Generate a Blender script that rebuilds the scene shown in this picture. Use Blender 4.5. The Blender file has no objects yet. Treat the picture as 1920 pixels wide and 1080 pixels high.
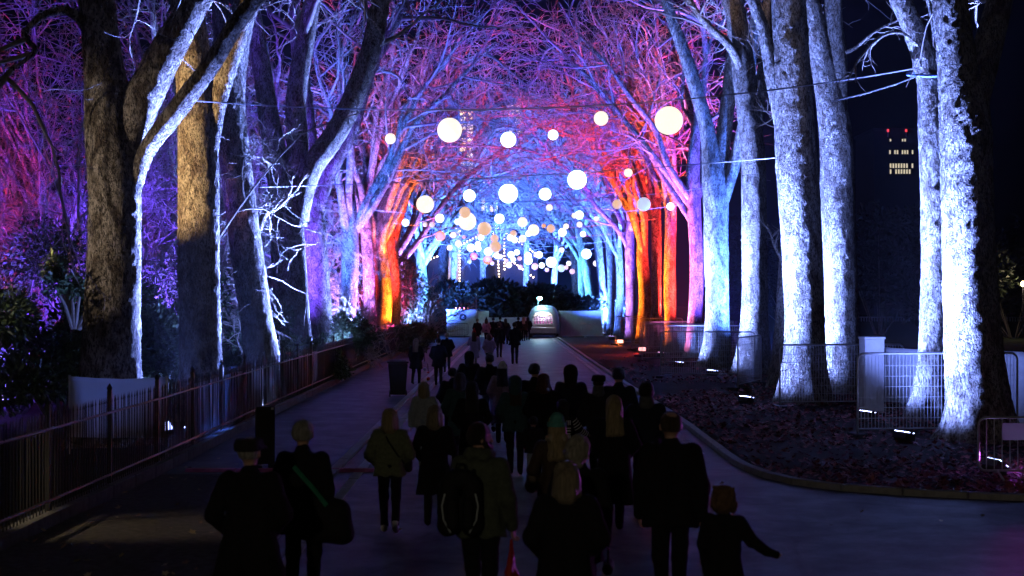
import bpy, bmesh, math, random
import numpy as np
from mathutils import Vector, Matrix
R = math.radians
SC = bpy.context.scene
COL = SC.collection
random.seed(7)
RNG = np.random.default_rng(11)

# ------------------------------------------------------------------ camera
FPX, CX, HY, CH = 2667.0, 960.0, 560.0, 2.9      # focal length in px of a 1920 frame, centre, horizon, eye height
cd = bpy.data.cameras.new('camera'); cam = bpy.data.objects.new('camera', cd); COL.objects.link(cam)
cd.sensor_width = 36.0; cd.lens = 36.0 * FPX / 1920.0
cam.location = (0, 0, CH); cam.rotation_euler = (R(90), 0, 0)
cd.shift_y = 20.0 / 1920.0
cd.clip_start = 0.1; cd.clip_end = 3000
cd.dof.use_dof = True; cd.dof.focus_distance = 42.0; cd.dof.aperture_fstop = 2.2
SC.camera = cam

# ------------------------------------------------------------------ night sky, a trace of moonlight, exposure
w = bpy.data.worlds.new('World'); SC.world = w; w.use_nodes = True
nt = w.node_tree; nt.nodes.clear()
sk = nt.nodes.new('ShaderNodeTexSky'); sk.sky_type = 'NISHITA'; sk.sun_disc = False
sk.sun_elevation = R(-12); sk.sun_rotation = R(160)
bg = nt.nodes.new('ShaderNodeBackground'); bg.inputs['Strength'].default_value = 0.05
wo = nt.nodes.new('ShaderNodeOutputWorld')
nt.links.new(sk.outputs[0], bg.inputs['Color']); nt.links.new(bg.outputs[0], wo.inputs['Surface'])
sl = bpy.data.lights.new('moon', 'SUN'); sl.energy = 0.004; sl.angle = R(0.5); sl.color = (0.75, 0.85, 1.0)
so = bpy.data.objects.new('moon', sl); COL.objects.link(so); so.rotation_euler = (R(40), 0, R(160))
SC.view_settings.view_transform = 'Standard'; SC.view_settings.look = 'None'
SC.view_settings.exposure = 0.0; SC.view_settings.gamma = 1.0; SC.view_settings.use_curve_mapping = False
cy = SC.cycles
cy.max_bounces = 4; cy.diffuse_bounces = 2; cy.glossy_bounces = 2; cy.transmission_bounces = 3; cy.transparent_max_bounces = 6
cy.caustics_reflective = False; cy.caustics_refractive = False; cy.sample_clamp_indirect = 4.0
cy.use_denoising = True; cy.use_light_tree = True; cy.use_adaptive_sampling = True; cy.adaptive_threshold = 0.02

# ------------------------------------------------------------------ helpers
def at(px, py, d):
    return Vector(((px - CX) / FPX * d, d, CH - (py - HY) / FPX * d))
def gdepth(py): return FPX * CH / (py - HY)
def gp(px, py): return at(px, py, gdepth(py))

TAB = RNG.random((64, 64, 64)).astype(np.float32)
def vnoise(p):
    p = np.asarray(p, dtype=np.float64); i = np.floor(p).astype(np.int64); f = p - i; f = f * f * (3 - 2 * f)
    x0, y0, z0 = (i[..., 0] & 63), (i[..., 1] & 63), (i[..., 2] & 63); x1, y1, z1 = (x0 + 1) & 63, (y0 + 1) & 63, (z0 + 1) & 63
    fx, fy, fz = f[..., 0], f[..., 1], f[..., 2]
    a = TAB[x0, y0, z0] * (1 - fx) + TAB[x1, y0, z0] * fx; b = TAB[x0, y1, z0] * (1 - fx) + TAB[x1, y1, z0] * fx
    c = TAB[x0, y0, z1] * (1 - fx) + TAB[x1, y0, z1] * fx; e = TAB[x0, y1, z1] * (1 - fx) + TAB[x1, y1, z1] * fx
    return ((a * (1 - fy) + b * fy) * (1 - fz) + (c * (1 - fy) + e * fy) * fz) * 2 - 1
def fbm(p, o=3):
    p = np.asarray(p, dtype=np.float64); s = 0; a = 1.0
    for k in range(o):
        s = s + a * vnoise(p * (2 ** k) + 17.3 * k); a *= 0.5
    return s

def np_mesh(name, V, Fs, smooth=True):
    """Fs: list of (n,k) index arrays"""
    me = bpy.data.meshes.new(name); V = np.ascontiguousarray(V, dtype=np.float32)
    me.vertices.add(len(V)); me.vertices.foreach_set('co', V.ravel())
    Fs = [np.asarray(f, dtype=np.int32) for f in Fs if len(f)]
    idx = np.concatenate([f.ravel() for f in Fs]); tot = np.concatenate([np.full(len(f), f.shape[1], np.int32) for f in Fs])
    st = np.concatenate([[0], np.cumsum(tot)[:-1]]).astype(np.int32)
    me.loops.add(len(idx)); me.loops.foreach_set('vertex_index', idx)
    me.polygons.add(len(tot)); me.polygons.foreach_set('loop_start', st)
    me.polygons.foreach_set('use_smooth', np.full(len(tot), smooth, dtype=bool))
    me.update(calc_edges=True)
    return me

class MB:
    """collects simple solids into ONE mesh"""
    def __init__(s): s.v = []; s.f = []
    def add(s, v, f):
        o = len(s.v); s.v += [tuple(p) for p in v]; s.f += [tuple(i + o for i in q) for q in f]; return s
    def box(s, c, size, rz=0.0, m=None):
        x, y, z = [q / 2 for q in size]
        v = [Vector((a, b, d)) for d in (-z, z) for a, b in ((-x, -y), (x, -y), (x, y), (-x, y))]
        if m is None: m = Matrix.Rotation(rz, 3, 'Z')
        v = [m @ p + Vector(c) for p in v]
        return s.add(v, [(3, 2, 1, 0), (4, 5, 6, 7), (0, 1, 5, 4), (1, 2, 6, 5), (2, 3, 7, 6), (3, 0, 4, 7)])
    def tube(s, pts, r, n=8, caps=True):
        pts = [Vector(p) for p in pts]; rr = r if hasattr(r, '__len__') else [r] * len(pts)
        v = []; up = None
        for i, p in enumerate(pts):
            t = (pts[min(i + 1, len(pts) - 1)] - pts[max(i - 1, 0)]).normalized()
            if up is None: up = t.orthogonal().normalized()
            up = (up - t * up.dot(t)).normalized(); bi = t.cross(up)
            v += [p + (up * math.cos(2 * math.pi * k / n) + bi * math.sin(2 * math.pi * k / n)) * rr[i] for k in range(n)]
        f = [(i * n + k, i * n + (k + 1) % n, (i + 1) * n + (k + 1) % n, (i + 1) * n + k) for i in range(len(pts) - 1) for k in range(n)]
        if caps: f += [tuple(range(n))[::-1], tuple((len(pts) - 1) * n + k for k in range(n))]
        return s.add(v, f)
    def lathe(s, prof, c=(0, 0, 0), n=16):
        v = [(c[0] + r * math.cos(2 * math.pi * k / n), c[1] + r * math.sin(2 * math.pi * k / n), c[2] + z) for r, z in prof for k in range(n)]
        f = [(i * n + k, i * n + (k + 1) % n, (i + 1) * n + (k + 1) % n, (i + 1) * n + k) for i in range(len(prof) - 1) for k in range(n)]
        f += [tuple(range(n))[::-1], tuple((len(prof) - 1) * n + k for k in range(n))]
        return s.add(v, f)
    def mesh(s, name, smooth=False):
        me = bpy.data.meshes.new(name); me.from_pydata(s.v, [], s.f)
        if smooth: me.polygons.foreach_set('use_smooth', np.full(len(me.polygons), True))
        me.update(); return me
    def obj(s, name, m, parent=None, smooth=False, bevel=0): return obj(name, s.mesh(name, smooth), m, parent, bevel)

def obj(name, me, m=None, parent=None, bevel=0):
    o = bpy.data.objects.new(name, me); COL.objects.link(o)
    if m is not None and not me.materials: me.materials.append(m)
    if parent is not None: o.parent = parent
    if bevel:
        b = o.modifiers.new('bevel', 'BEVEL'); b.width = bevel; b.segments = 2; b.limit_method = 'ANGLE'
    return o
def tag(o, label=None, cat=None, group=None, kind=None):
    for k, v in (('label', label), ('category', cat), ('group', group), ('kind', kind)):
        if v: o[k] = v
    return o
def empty(name, loc, rz=0.0, label=None, cat=None, group=None):
    o = bpy.data.objects.new(name, None); COL.objects.link(o); o.location = loc; o.rotation_euler = (0, 0, rz)
    o.empty_display_size = 0.1
    return tag(o, label, cat, group)
def copy_tree(o, parent=None):
    c = o.copy(); COL.objects.link(c); c.parent = parent
    for ch in o.children:
        copy_tree(ch, c)
    return c

# ------------------------------------------------------------------ materials
MATS = {}
def newmat(name):
    m = bpy.data.materials.new(name); m.use_nodes = True; nt = m.node_tree
    b = nt.nodes['Principled BSDF']; return m, nt, b
def N(nt, t, **kw):
    n = nt.nodes.new(t)
    for k, v in kw.items():
        if k in n.inputs: n.inputs[k].default_value = v
        else: setattr(n, k, v)
    return n
def ramp(nt, src, stops):
    r = nt.nodes.new('ShaderNodeValToRGB'); e = r.color_ramp.elements
    while len(e) > 1: e.remove(e[-1])
    for i, (p, c) in enumerate(stops):
        q = e[0] if i == 0 else e.new(p)
        q.position = p; q.color = (*c, 1)
    nt.links.new(src, r.inputs[0]); return r.outputs[0]
def surf(name, c1, c2=None, scale=6.0, rough=0.8, bump=0.0, bscale=None, metal=0.0, stretch=(1, 1, 1), spec=0.5, detail=5.0):
    if name in MATS: return MATS[name]
    m, nt, b = newmat(name); c2 = c2 or tuple(x * 0.6 for x in c1)
    tc = N(nt, 'ShaderNodeTexCoord'); mp = N(nt, 'ShaderNodeMapping'); mp.inputs['Scale'].default_value = stretch
    nt.links.new(tc.outputs['Object'], mp.inputs[0])
    n1 = N(nt, 'ShaderNodeTexNoise', Scale=scale, Detail=detail, Roughness=0.62); nt.links.new(mp.outputs[0], n1.inputs['Vector'])
    nt.links.new(ramp(nt, n1.outputs[0], [(0.32, c2), (0.68, c1)]), b.inputs['Base Color'])
    b.inputs['Roughness'].default_value = rough; b.inputs['Metallic'].default_value = metal
    b.inputs['Specular IOR Level'].default_value = spec
    if bump:
        n2 = N(nt, 'ShaderNodeTexNoise', Scale=bscale or scale * 4, Detail=6.0, Roughness=0.65); nt.links.new(mp.outputs[0], n2.inputs['Vector'])
        bp = N(nt, 'ShaderNodeBump', Strength=bump, Distance=0.05); nt.links.new(n2.outputs[0], bp.inputs['Height']); nt.links.new(bp.outputs[0], b.inputs['Normal'])
    MATS[name] = m; return m
def glow(name, col, strength, base=(0.8, 0.8, 0.8)):
    if name in MATS: return MATS[name]
    m, nt, b = newmat(name); b.inputs['Base Color'].default_value = (*base, 1)
    b.inputs['Emission Color'].default_value = (*col, 1); b.inputs['Emission Strength'].default_value = strength
    b.inputs['Roughness'].default_value = 0.4
    MATS[name] = m; return m

def bark_mat(name, pale, dark, patch, rough=0.85, fine=1.0):
    m, nt, b = newmat(name)
    tc = N(nt, 'ShaderNodeTexCoord'); mp = N(nt, 'ShaderNodeMapping'); mp.inputs['Scale'].default_value = (1, 1, 0.45)
    nt.links.new(tc.outputs['Object'], mp.inputs[0])
    n1 = N(nt, 'ShaderNodeTexNoise', Scale=5.0, Detail=5.0, Roughness=0.6, Distortion=0.6)
    n2 = N(nt, 'ShaderNodeTexNoise', Scale=26.0, Detail=5.0, Roughness=0.7)
    vo = N(nt, 'ShaderNodeTexVoronoi', Scale=13.0, feature='DISTANCE_TO_EDGE')
    wv = N(nt, 'ShaderNodeTexNoise', Scale=9.0, Detail=2.0)
    mx0 = N(nt, 'ShaderNodeMix', data_type='VECTOR'); mx0.inputs['Factor'].default_value = 0.25
    nt.links.new(mp.outputs[0], mx0.inputs['A']); nt.links.new(wv.outputs['Color'], mx0.inputs['B'])
    for q in (n1, n2, wv): nt.links.new(mp.outputs[0], q.inputs['Vector'])
    nt.links.new(mx0.outputs['Result'], vo.inputs['Vector'])
    c = ramp(nt, n1.outputs[0], [(0.36, dark), (0.47, patch), (0.56, pale), (0.72, tuple(min(1, x * 1.25) for x in pale))])
    fl = ramp(nt, n2.outputs[0], [(0.42, (0.10, 0.10, 0.10)), (0.52, (1, 1, 1))])
    mx = N(nt, 'ShaderNodeMix', data_type='RGBA', blend_type='MULTIPLY'); mx.inputs['Factor'].default_value = 0.85
    nt.links.new(c, mx.inputs['A']); nt.links.new(fl, mx.inputs['B'])
    nt.links.new(mx.outputs['Result'], b.inputs['Base Color'])
    add = N(nt, 'ShaderNodeMath', operation='MULTIPLY_ADD'); add.inputs[1].default_value = 0.5
    vr = ramp(nt, vo.outputs['Distance'], [(0.0, (0, 0, 0)), (0.12, (1, 1, 1))])
    nt.links.new(vr, add.inputs[0]); nt.links.new(n2.outputs[0], add.inputs[2])
    bp = N(nt, 'ShaderNodeBump', Strength=1.0 * fine, Distance=0.045)
    nt.links.new(add.outputs[0], bp.inputs['Height']); nt.links.new(bp.outputs[0], b.inputs['Normal'])
    b.inputs['Roughness'].default_value = rough; b.inputs['Specular IOR Level'].default_value = 0.25
    MATS[name] = m; return m

BARK = bark_mat('bark_plane_tree', (0.42, 0.40, 0.34), (0.16, 0.13, 0.10), (0.30, 0.27, 0.21))
BARK_OLD = bark_mat('bark_brown', (0.36, 0.32, 0.26), (0.11, 0.085, 0.06), (0.20, 0.17, 0.125))
TWIG = surf('twig_bark', (0.34, 0.31, 0.27), (0.20, 0.17, 0.14), scale=3.0, rough=0.9)
# ================================================================== the setting
def asphalt_mat():
    m, nt, b = newmat('asphalt_damp')
    tc = N(nt, 'ShaderNodeTexCoord'); st = N(nt, 'ShaderNodeMapping'); st.inputs['Scale'].default_value = (1, .35, 1); nt.links.new(tc.outputs['Object'], st.inputs[0])
    n1 = N(nt, 'ShaderNodeTexNoise', Scale=0.8, Detail=7.0, Roughness=0.65); n2 = N(nt, 'ShaderNodeTexNoise', Scale=38.0, Detail=4.0, Roughness=.75); n3 = N(nt, 'ShaderNodeTexNoise', Scale=1.3, Detail=5.0, Roughness=.7)
    vo = N(nt, 'ShaderNodeTexVoronoi', Scale=.33, feature='DISTANCE_TO_EDGE'); wn = N(nt, 'ShaderNodeTexNoise', Scale=2.2, Detail=4.0)
    mv = N(nt, 'ShaderNodeMix', data_type='VECTOR'); mv.inputs['Factor'].default_value = .22; nt.links.new(tc.outputs['Object'], mv.inputs['A']); nt.links.new(tc.outputs['Object'], wn.inputs['Vector']); nt.links.new(wn.outputs['Color'], mv.inputs['B']); nt.links.new(mv.outputs['Result'], vo.inputs['Vector'])
    nt.links.new(st.outputs[0], n1.inputs['Vector'])
    for q in (n2, n3): nt.links.new(tc.outputs['Object'], q.inputs['Vector'])
    c1 = ramp(nt, n1.outputs[0], [(0.34, (0.020, 0.020, 0.022)), (0.5, (0.027, 0.026, 0.029)), (0.66, (0.036, 0.035, 0.038))])
    c2 = ramp(nt, n2.outputs[0], [(0.36, (0.42, 0.42, 0.42)), (0.52, (1, 1, 1)), (0.68, (2.0, 2.0, 2.0))])
    c3 = ramp(nt, vo.outputs['Distance'], [(0.0, (.25, .25, .25)), (0.006, (.4, .4, .4)), (0.012, (1, 1, 1))])
    src = c1
    for cc in (c2, c3):
        mx = N(nt, 'ShaderNodeMix', data_type='RGBA', blend_type='MULTIPLY'); mx.inputs['Factor'].default_value = 1.0; nt.links.new(src, mx.inputs['A']); nt.links.new(cc, mx.inputs['B']); src = mx.outputs['Result']
    nt.links.new(src, b.inputs['Base Color'])
    rr = ramp(nt, n3.outputs[0], [(0.36, (0.46, 0.46, 0.46)), (0.62, (0.62, 0.62, 0.62))]); nt.links.new(rr, b.inputs['Roughness'])
    bp = N(nt, 'ShaderNodeBump', Strength=0.8, Distance=0.010); nt.links.new(n2.outputs[0], bp.inputs['Height']); nt.links.new(bp.outputs[0], b.inputs['Normal'])
    return m
M_ASPH = asphalt_mat()
M_SOIL = surf('damp_soil', (0.034, 0.024, 0.020), (0.014, 0.011, 0.010), scale=3.0, rough=0.95, bump=0.9, bscale=14, spec=0.2)
M_GRAVEL = surf('trodden_gravel', (0.13, 0.115, 0.09), (0.05, 0.043, 0.034), scale=9.0, rough=0.9, bump=1.0, bscale=45, spec=0.25, detail=8)
M_LAWN = surf('night_lawn', (0.045, 0.06, 0.025), (0.02, 0.03, 0.012), scale=2.0, rough=0.95, bump=0.8, bscale=30, spec=0.2)
M_KERB = surf('kerb_concrete', (0.44, 0.435, 0.43), (0.28, 0.275, 0.27), scale=9.0, rough=0.7, bump=0.3)
M_DARKMETAL = surf('black_painted_iron', (0.022, 0.023, 0.026), (0.012, 0.012, 0.014), scale=8, rough=0.45, spec=0.5)
M_GALV = surf('galvanised_steel', (0.62, 0.63, 0.65), (0.48, 0.49, 0.51), scale=10, rough=0.4, metal=0.35)
M_WHITE = surf('white_board', (0.62, 0.62, 0.61), (0.46, 0.46, 0.45), scale=3, rough=0.75)
M_BLACKPL = surf('black_plastic', (0.02, 0.02, 0.022), (0.012, 0.012, 0.013), scale=8, rough=0.55)

def sheet(name, pts, z, m, sub=0):
    me = bpy.data.meshes.new(name); me.from_pydata([(x, y, z) for x, y in pts], [], [tuple(range(len(pts)))]); me.update()
    return tag(obj(name, me, m), kind='structure')

def heightfield(name, x0, x1, y0, y1, nx, ny, amp, z, m, mask=None):
    xs = np.linspace(x0, x1, nx); ys = np.linspace(y0, y1, ny); X, Y = np.meshgrid(xs, ys, indexing='ij')
    Z = z + amp * fbm(np.stack([X * 0.7, Y * 0.7, X * 0 + 3], -1), 4)
    if mask is not None: Z = np.where(mask(X, Y), Z, -0.06)
    V = np.stack([X, Y, Z], -1).reshape(-1, 3); i = np.arange(nx * ny).reshape(nx, ny)
    F = np.stack([i[:-1, :-1], i[1:, :-1], i[1:, 1:], i[:-1, 1:]], -1).reshape(-1, 4)
    return tag(obj(name, np_mesh(name, V, [F]), m), kind='structure')

sheet('ground', [(-320, -60), (320, -60), (320, 560), (-320, 560)], -0.09, M_LAWN)
# right kerb line: along the avenue, then swinging right into the side path
KR = [(3.35, 110), (3.45, 92), (3.72, 56), (3.92, 40), (3.98, 32), (3.95, 27.5), (3.93, 25.0), (4.02, 23.6), (4.32, 22.4), (4.85, 21.6), (5.8, 21.0), (7.3, 20.45), (10.0, 19.9), (16.0, 19.0), (30, 18)]
KL = [(-2.86, 8), (-2.90, 17.2), (-3.0, 24), (-3.05, 40), (-3.12, 64), (-2.95, 96), (-2.9, 112)]
def chaikin(p, n=2):
    for _ in range(n):
        q = [p[0]]
        for a, b in zip(p[:-1], p[1:]):
            q += [(a[0] * .75 + b[0] * .25, a[1] * .75 + b[1] * .25), (a[0] * .25 + b[0] * .75, a[1] * .25 + b[1] * .75)]
        p = q + [p[-1]]
    return p
KRs, KLs = chaikin(KR), chaikin(KL)
sheet('path', [(-2.9, -20), (60, -20), (60, 17.5), (30, 17.9)] + KRs[::-1][1:] + [(3.3, 125), (-2.9, 125)] + KLs[::-1], -0.004, M_ASPH)
# the strip between the left kerb and the railings, tarmac further on and trodden gravel near by
sheet('side_strip', [(-6.3, 23.5)] + [(x - 0.1, y) for x, y in KLs if y > 23.5] + [(-3.0, 125), (-6.3, 125)], -0.008, M_ASPH)
heightfield('gravel_verge', -6.0, -2.98, 6, 23.6, 60, 260, 0.012, 0.0, M_GRAVEL)
def rk(X, Y):
    ys = np.array([p[1] for p in KRs]); xs = np.array([p[0] for p in KRs]); o = np.argsort(ys)
    return X > np.interp(Y, ys[o], xs[o]) + 0.10
heightfield('soil_verge', 3.4, 24, 18.6, 125, 170, 560, 0.035, 0.045, M_SOIL, rk)
heightfield('shrubbery_soil', -40, -6.15, 5, 130, 110, 260, 0.07, 0.02, M_SOIL)

def polyline_pts(p, step):
    out = []; acc = 0.0
    for a, b in zip(p[:-1], p[1:]):
        a, b = Vector((*a, 0)), Vector((*b, 0)); L = (b - a).length
        while acc <= L:
            out.append(a.lerp(b, acc / L)); acc += step
        acc -= L
    return out
def kerb(name, line, step, width, height, off, far, m=M_KERB):
    """a row of kerb stones, each its own piece with an open joint; the far run too small to tell apart is one piece"""
    root = empty(name, (0, 0, 0)); tag(root, kind='structure')
    pts = polyline_pts(line, step); rest = MB(); cache = {}
    for i, (a, b) in enumerate(zip(pts[:-1], pts[1:])):
        d = (b - a); L = d.length; ang = math.atan2(d.y, d.x); nrm = Vector((-d.y, d.x, 0)).normalized()
        c = (a + b) / 2 + nrm * off
        dz = random.uniform(-0.006, 0.006)
        if c.y < far:
            key = round(L, 2)
            if key not in cache:
                bm = MB().box((0, 0, 0), (key - 0.012, width, height)); cache[key] = bm.mesh('kerb_stone'); cache[key].materials.append(m)
            o = obj('kerb_stone', cache[key], None, root, bevel=0.012); o.location = (c.x, c.y, height / 2 - 0.07 + dz); o.rotation_euler = (0, 0, ang + random.uniform(-.006, .006))
        else:
            rest.box((c.x, c.y, height / 2 - 0.07 + dz), (L - 0.01, width, height), ang)
    if rest.v: tag(rest.obj('far_kerb_stones', m, root), kind='stuff')
    return root
kerb('right_kerb', KRs, 0.915, 0.15, 0.165, 0.0, 62)
kerb('left_kerb', KLs, 0.915, 0.16, 0.115, 0.0, 62)
# flush channel of pale setts beside both kerbs
kerb('right_channel', [(x - 0.42, y) for x, y in KRs if y > 26.0], 0.6, 0.17, 0.073, 0.0, 58)
kerb('left_channel', [(x + 0.42, y) for x, y in KLs if y > 9], 0.6, 0.17, 0.073, 0.0, 58)
# low plinth under the railings
kerb('fence_plinth', [(-6.0, 10), (-5.95, 19), (-5.92, 24), (-6.05, 36), (-6.1, 60), (-5.9, 84)], 1.2, 0.24, 0.24, 0.0, 45, surf('stone_plinth', (0.16, 0.155, 0.15), (0.08, 0.078, 0.075), scale=6, rough=0.85, bump=0.6))

def leaf_litter(name, n, sampler, size, m, label):
    """flat maple-like leaves, slightly curled"""
    ang = np.linspace(0, 2 * np.pi, 11)[:-1]; rad = np.where(np.arange(10) % 2 == 0, 1.0, 0.55)
    base = np.stack([np.cos(ang) * rad, np.sin(ang) * rad, 0.25 * (rad ** 2) * np.abs(np.cos(ang))], -1); base = np.vstack([[0, 0, 0], base])
    P = sampler(n); s = RNG.uniform(size * 0.6, size * 1.3, n); a = RNG.uniform(0, 2 * np.pi, n)
    tx, ty = RNG.normal(0, 0.35, n), RNG.normal(0, 0.35, n)
    B = base[None] * s[:, None, None]; ca, sa = np.cos(a)[:, None], np.sin(a)[:, None]
    X = B[..., 0] * ca - B[..., 1] * sa; Y = B[..., 0] * sa + B[..., 1] * ca; Z = B[..., 2] + X * tx[:, None] + Y * ty[:, None]
    Z -= Z.min(1, keepdims=True)
    V = np.stack([X, Y, Z], -1) + P[:, None, :]
    k = np.arange(10); F = np.stack([np.zeros(10, int), 1 + k, 1 + (k + 1) % 10], -1)
    F = (F[None] + (np.arange(n) * 11)[:, None, None]).reshape(-1, 3)
    o = obj(name, np_mesh(name, V.reshape(-1, 3), [F], False), m)
    return tag(o, label, 'leaves', kind='stuff')
def leaf_mat(name, a, b_, c):
    m, nt, b = newmat(name); g = N(nt, 'ShaderNodeNewGeometry')
    nt.links.new(ramp(nt, g.outputs['Random Per Island'], [(0.0, a), (0.45, b_), (0.8, c), (1.0, tuple(min(1, x * 1.5) for x in c))]), b.inputs['Base Color'])
    b.inputs['Roughness'].default_value = 0.55; MATS[name] = m; return m
M_LEAF = leaf_mat('fallen_plane_leaf', (0.10, 0.020, 0.030), (0.24, 0.05, 0.06), (0.38, 0.12, 0.12))  # reddened leaf colour stands in for magenta light on brown leaves
def smp_right(n):
    out = []
    while len(out) < n:
        y = 19.3 + (RNG.random() ** 1.6) * 50; x = RNG.uniform(3.6, 12)
        dens = 0.5 + 0.5 * float(vnoise(np.array([x * 0.5, y * 0.35, 2.0]))) + (0.55 if (x > 5 and y < 25) else 0) + (0.3 if 34 < y < 40 else 0) - (0.35 if y > 42 else 0)
        if rk(np.array(x), np.array(y)) and RNG.random() < dens: out.append((x, y, 0.06 + 0.03 * RNG.random()))
    return np.array(out)
leaf_litter('fallen_leaves', 11000, smp_right, 0.052, M_LEAF, 'fallen brown plane leaves with reddish light painted into their colour, covering the soil under the right trees')
def smp_road(n):
    x = RNG.uniform(-5.7, 12, n); y = RNG.uniform(10, 26, n); x = np.where(RNG.random(n) < .6, RNG.uniform(-5.8, -3.2, n), x); ok = ~(rk(x, y) & (y > 19))
    P = np.stack([x, y, np.full(n, 0.015)], -1)[ok]
    return P
_p = smp_road(170)
leaf_litter('scattered_leaves', len(_p), lambda n: _p, 0.045, leaf_mat('dry_leaf', (0.12, 0.06, 0.03), (0.25, 0.14, 0.06), (0.42, 0.33, 0.18)), 'scattered dry leaves lying on the gravel and tarmac near the camera')
# ================================================================== trees
def tubes(Pts, Rad, sides):
    """Pts (B,N,3), Rad (B,N) -> verts, quads for B tapering tubes at once"""
    B, n, _ = Pts.shape
    T = np.empty_like(Pts); T[:, 1:-1] = Pts[:, 2:] - Pts[:, :-2]; T[:, 0] = Pts[:, 1] - Pts[:, 0]; T[:, -1] = Pts[:, -1] - Pts[:, -2]
    T /= np.linalg.norm(T, axis=-1, keepdims=True) + 1e-9
    m = T.mean(1); ref = np.where(np.abs(m[:, 2:3]) < 0.8, np.array([[0, 0, 1.0]]), np.array([[1.0, 0, 0]]))
    u = np.cross(T, ref[:, None, :]); u /= np.linalg.norm(u, axis=-1, keepdims=True) + 1e-9; v = np.cross(T, u)
    a = np.arange(sides) * 2 * np.pi / sides
    V = Pts[:, :, None, :] + Rad[:, :, None, None] * (u[:, :, None, :] * np.cos(a)[None, None, :, None] + v[:, :, None, :] * np.sin(a)[None, None, :, None])
    idx = np.arange(B * n * sides).reshape(B, n, sides); nx = np.roll(idx, -1, axis=2)
    F = np.stack([idx[:, :-1], nx[:, :-1], nx[:, 1:], idx[:, 1:]], -1).reshape(-1, 4)
    return V.reshape(-1, 3), F
def join(parts):
    V, F, o = [], [], 0
    for v, f in parts:
        V.append(v); F.append(f + o); o += len(v)
    return np.concatenate(V), np.concatenate(F)
def grow(P0, D0, L, n, wander, up, rng, droop=0.0):
    B = len(P0); D = D0 / (np.linalg.norm(D0, axis=-1, keepdims=True) + 1e-9); P = np.empty((B, n, 3)); P[:, 0] = P0; curl = rng.normal(0, wander, (B, 3))
    for k in range(1, n):
        D = D + curl * 0.5 + rng.normal(0, wander, (B, 3)); D[:, 2] += up - droop * k / n
        D /= np.linalg.norm(D, axis=-1, keepdims=True) + 1e-9
        P[:, k] = P[:, k - 1] + D * (L / (n - 1))[:, None]
        if k % 3 == 0: curl = rng.normal(0, wander, (B, 3))
    return P
def sample(P, t):
    """points, directions on polylines P (B,N,3) at t (B,K)"""
    n = P.shape[1]; x = np.clip(t, 0, 0.999) * (n - 1); i = x.astype(int); f = (x - i)[..., None]; b = np.arange(len(P))[:, None]
    A, C = P[b, i], P[b, i + 1]; d = C - A
    return A * (1 - f) + C * f, d / (np.linalg.norm(d, axis=-1, keepdims=True) + 1e-9)
def offshoots(P, K, rng, ang, t0=0.2, t1=1.0):
    t = t0 + (t1 - t0) * (np.arange(K)[None] + rng.random((len(P), K))) / K
    Q, D = sample(P, t); r = rng.normal(0, 1, Q.shape); r -= D * (r * D).sum(-1, keepdims=True); r /= np.linalg.norm(r, axis=-1, keepdims=True) + 1e-9
    a = rng.uniform(ang[0], ang[1], (len(P), K, 1))
    return Q.reshape(-1, 3), (D * np.cos(a) + r * np.sin(a)).reshape(-1, 3), t.reshape(-1)

def smooth_poly(pts, n):
    """Catmull-Rom resample of (x,y,z,r) control points"""
    p = np.array(pts, float); p = np.vstack([2 * p[0] - p[1], p, 2 * p[-1] - p[-2]]); m = len(pts) - 1; out = []
    for s in np.linspace(0, m - 1e-6, n):
        i = int(s); f = s - i; a, b, c, d = p[i:i + 4]
        out.append(0.5 * (2 * b + (c - a) * f + (2 * a - 5 * b + 4 * c - d) * f * f + (3 * b - a - 3 * c + d) * f ** 3))
    return np.array(out)
def stem_mesh(name, ctrl, rings, sides, rough, seed, root=False):
    """trunk or main limb with burrs, flaking bark and (for trunks) a flared, buttressed foot"""
    c = smooth_poly(ctrl, rings); V, F = tubes(c[None, :, :3], c[None, :, 3], sides)
    V = V.reshape(rings, sides, 3); ax = c[:, None, :3]; out = V - ax; r = np.linalg.norm(out, axis=-1, keepdims=True); d = out / (r + 1e-9)
    q = V + seed * 3.1
    lump = fbm(q * np.array([1.1, 1.1, 0.5]), 2) * 0.04 + fbm(q * np.array([4.5, 4.5, 1.4]), 2) * 0.012
    fl = np.abs(fbm(q * np.array([11, 11, 6.0]), 3)); burr = np.clip(fbm(q * np.array([9, 9, 7.0]) + 40, 2) - 0.25, 0, 1)
    if root:
        ang = np.arctan2(d[..., 1], d[..., 0]); hz = np.clip(1 - (V[..., 2]) / 1.3, 0, 1) ** 2
        lump = lump + hz * (0.16 * np.sin(ang * 5 + seed) + 0.08 * np.sin(ang * 8 + 2 * seed))
    dr = r[..., 0] * lump + rough * (0.022 * (0.35 - fl) + 0.035 * burr)
    V = V + d * dr[..., None]
    V = V.reshape(-1, 3)
    cap = np.arange((rings - 1) * sides, rings * sides)[None]
    return np_mesh(name, V, [F, cap])

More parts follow.
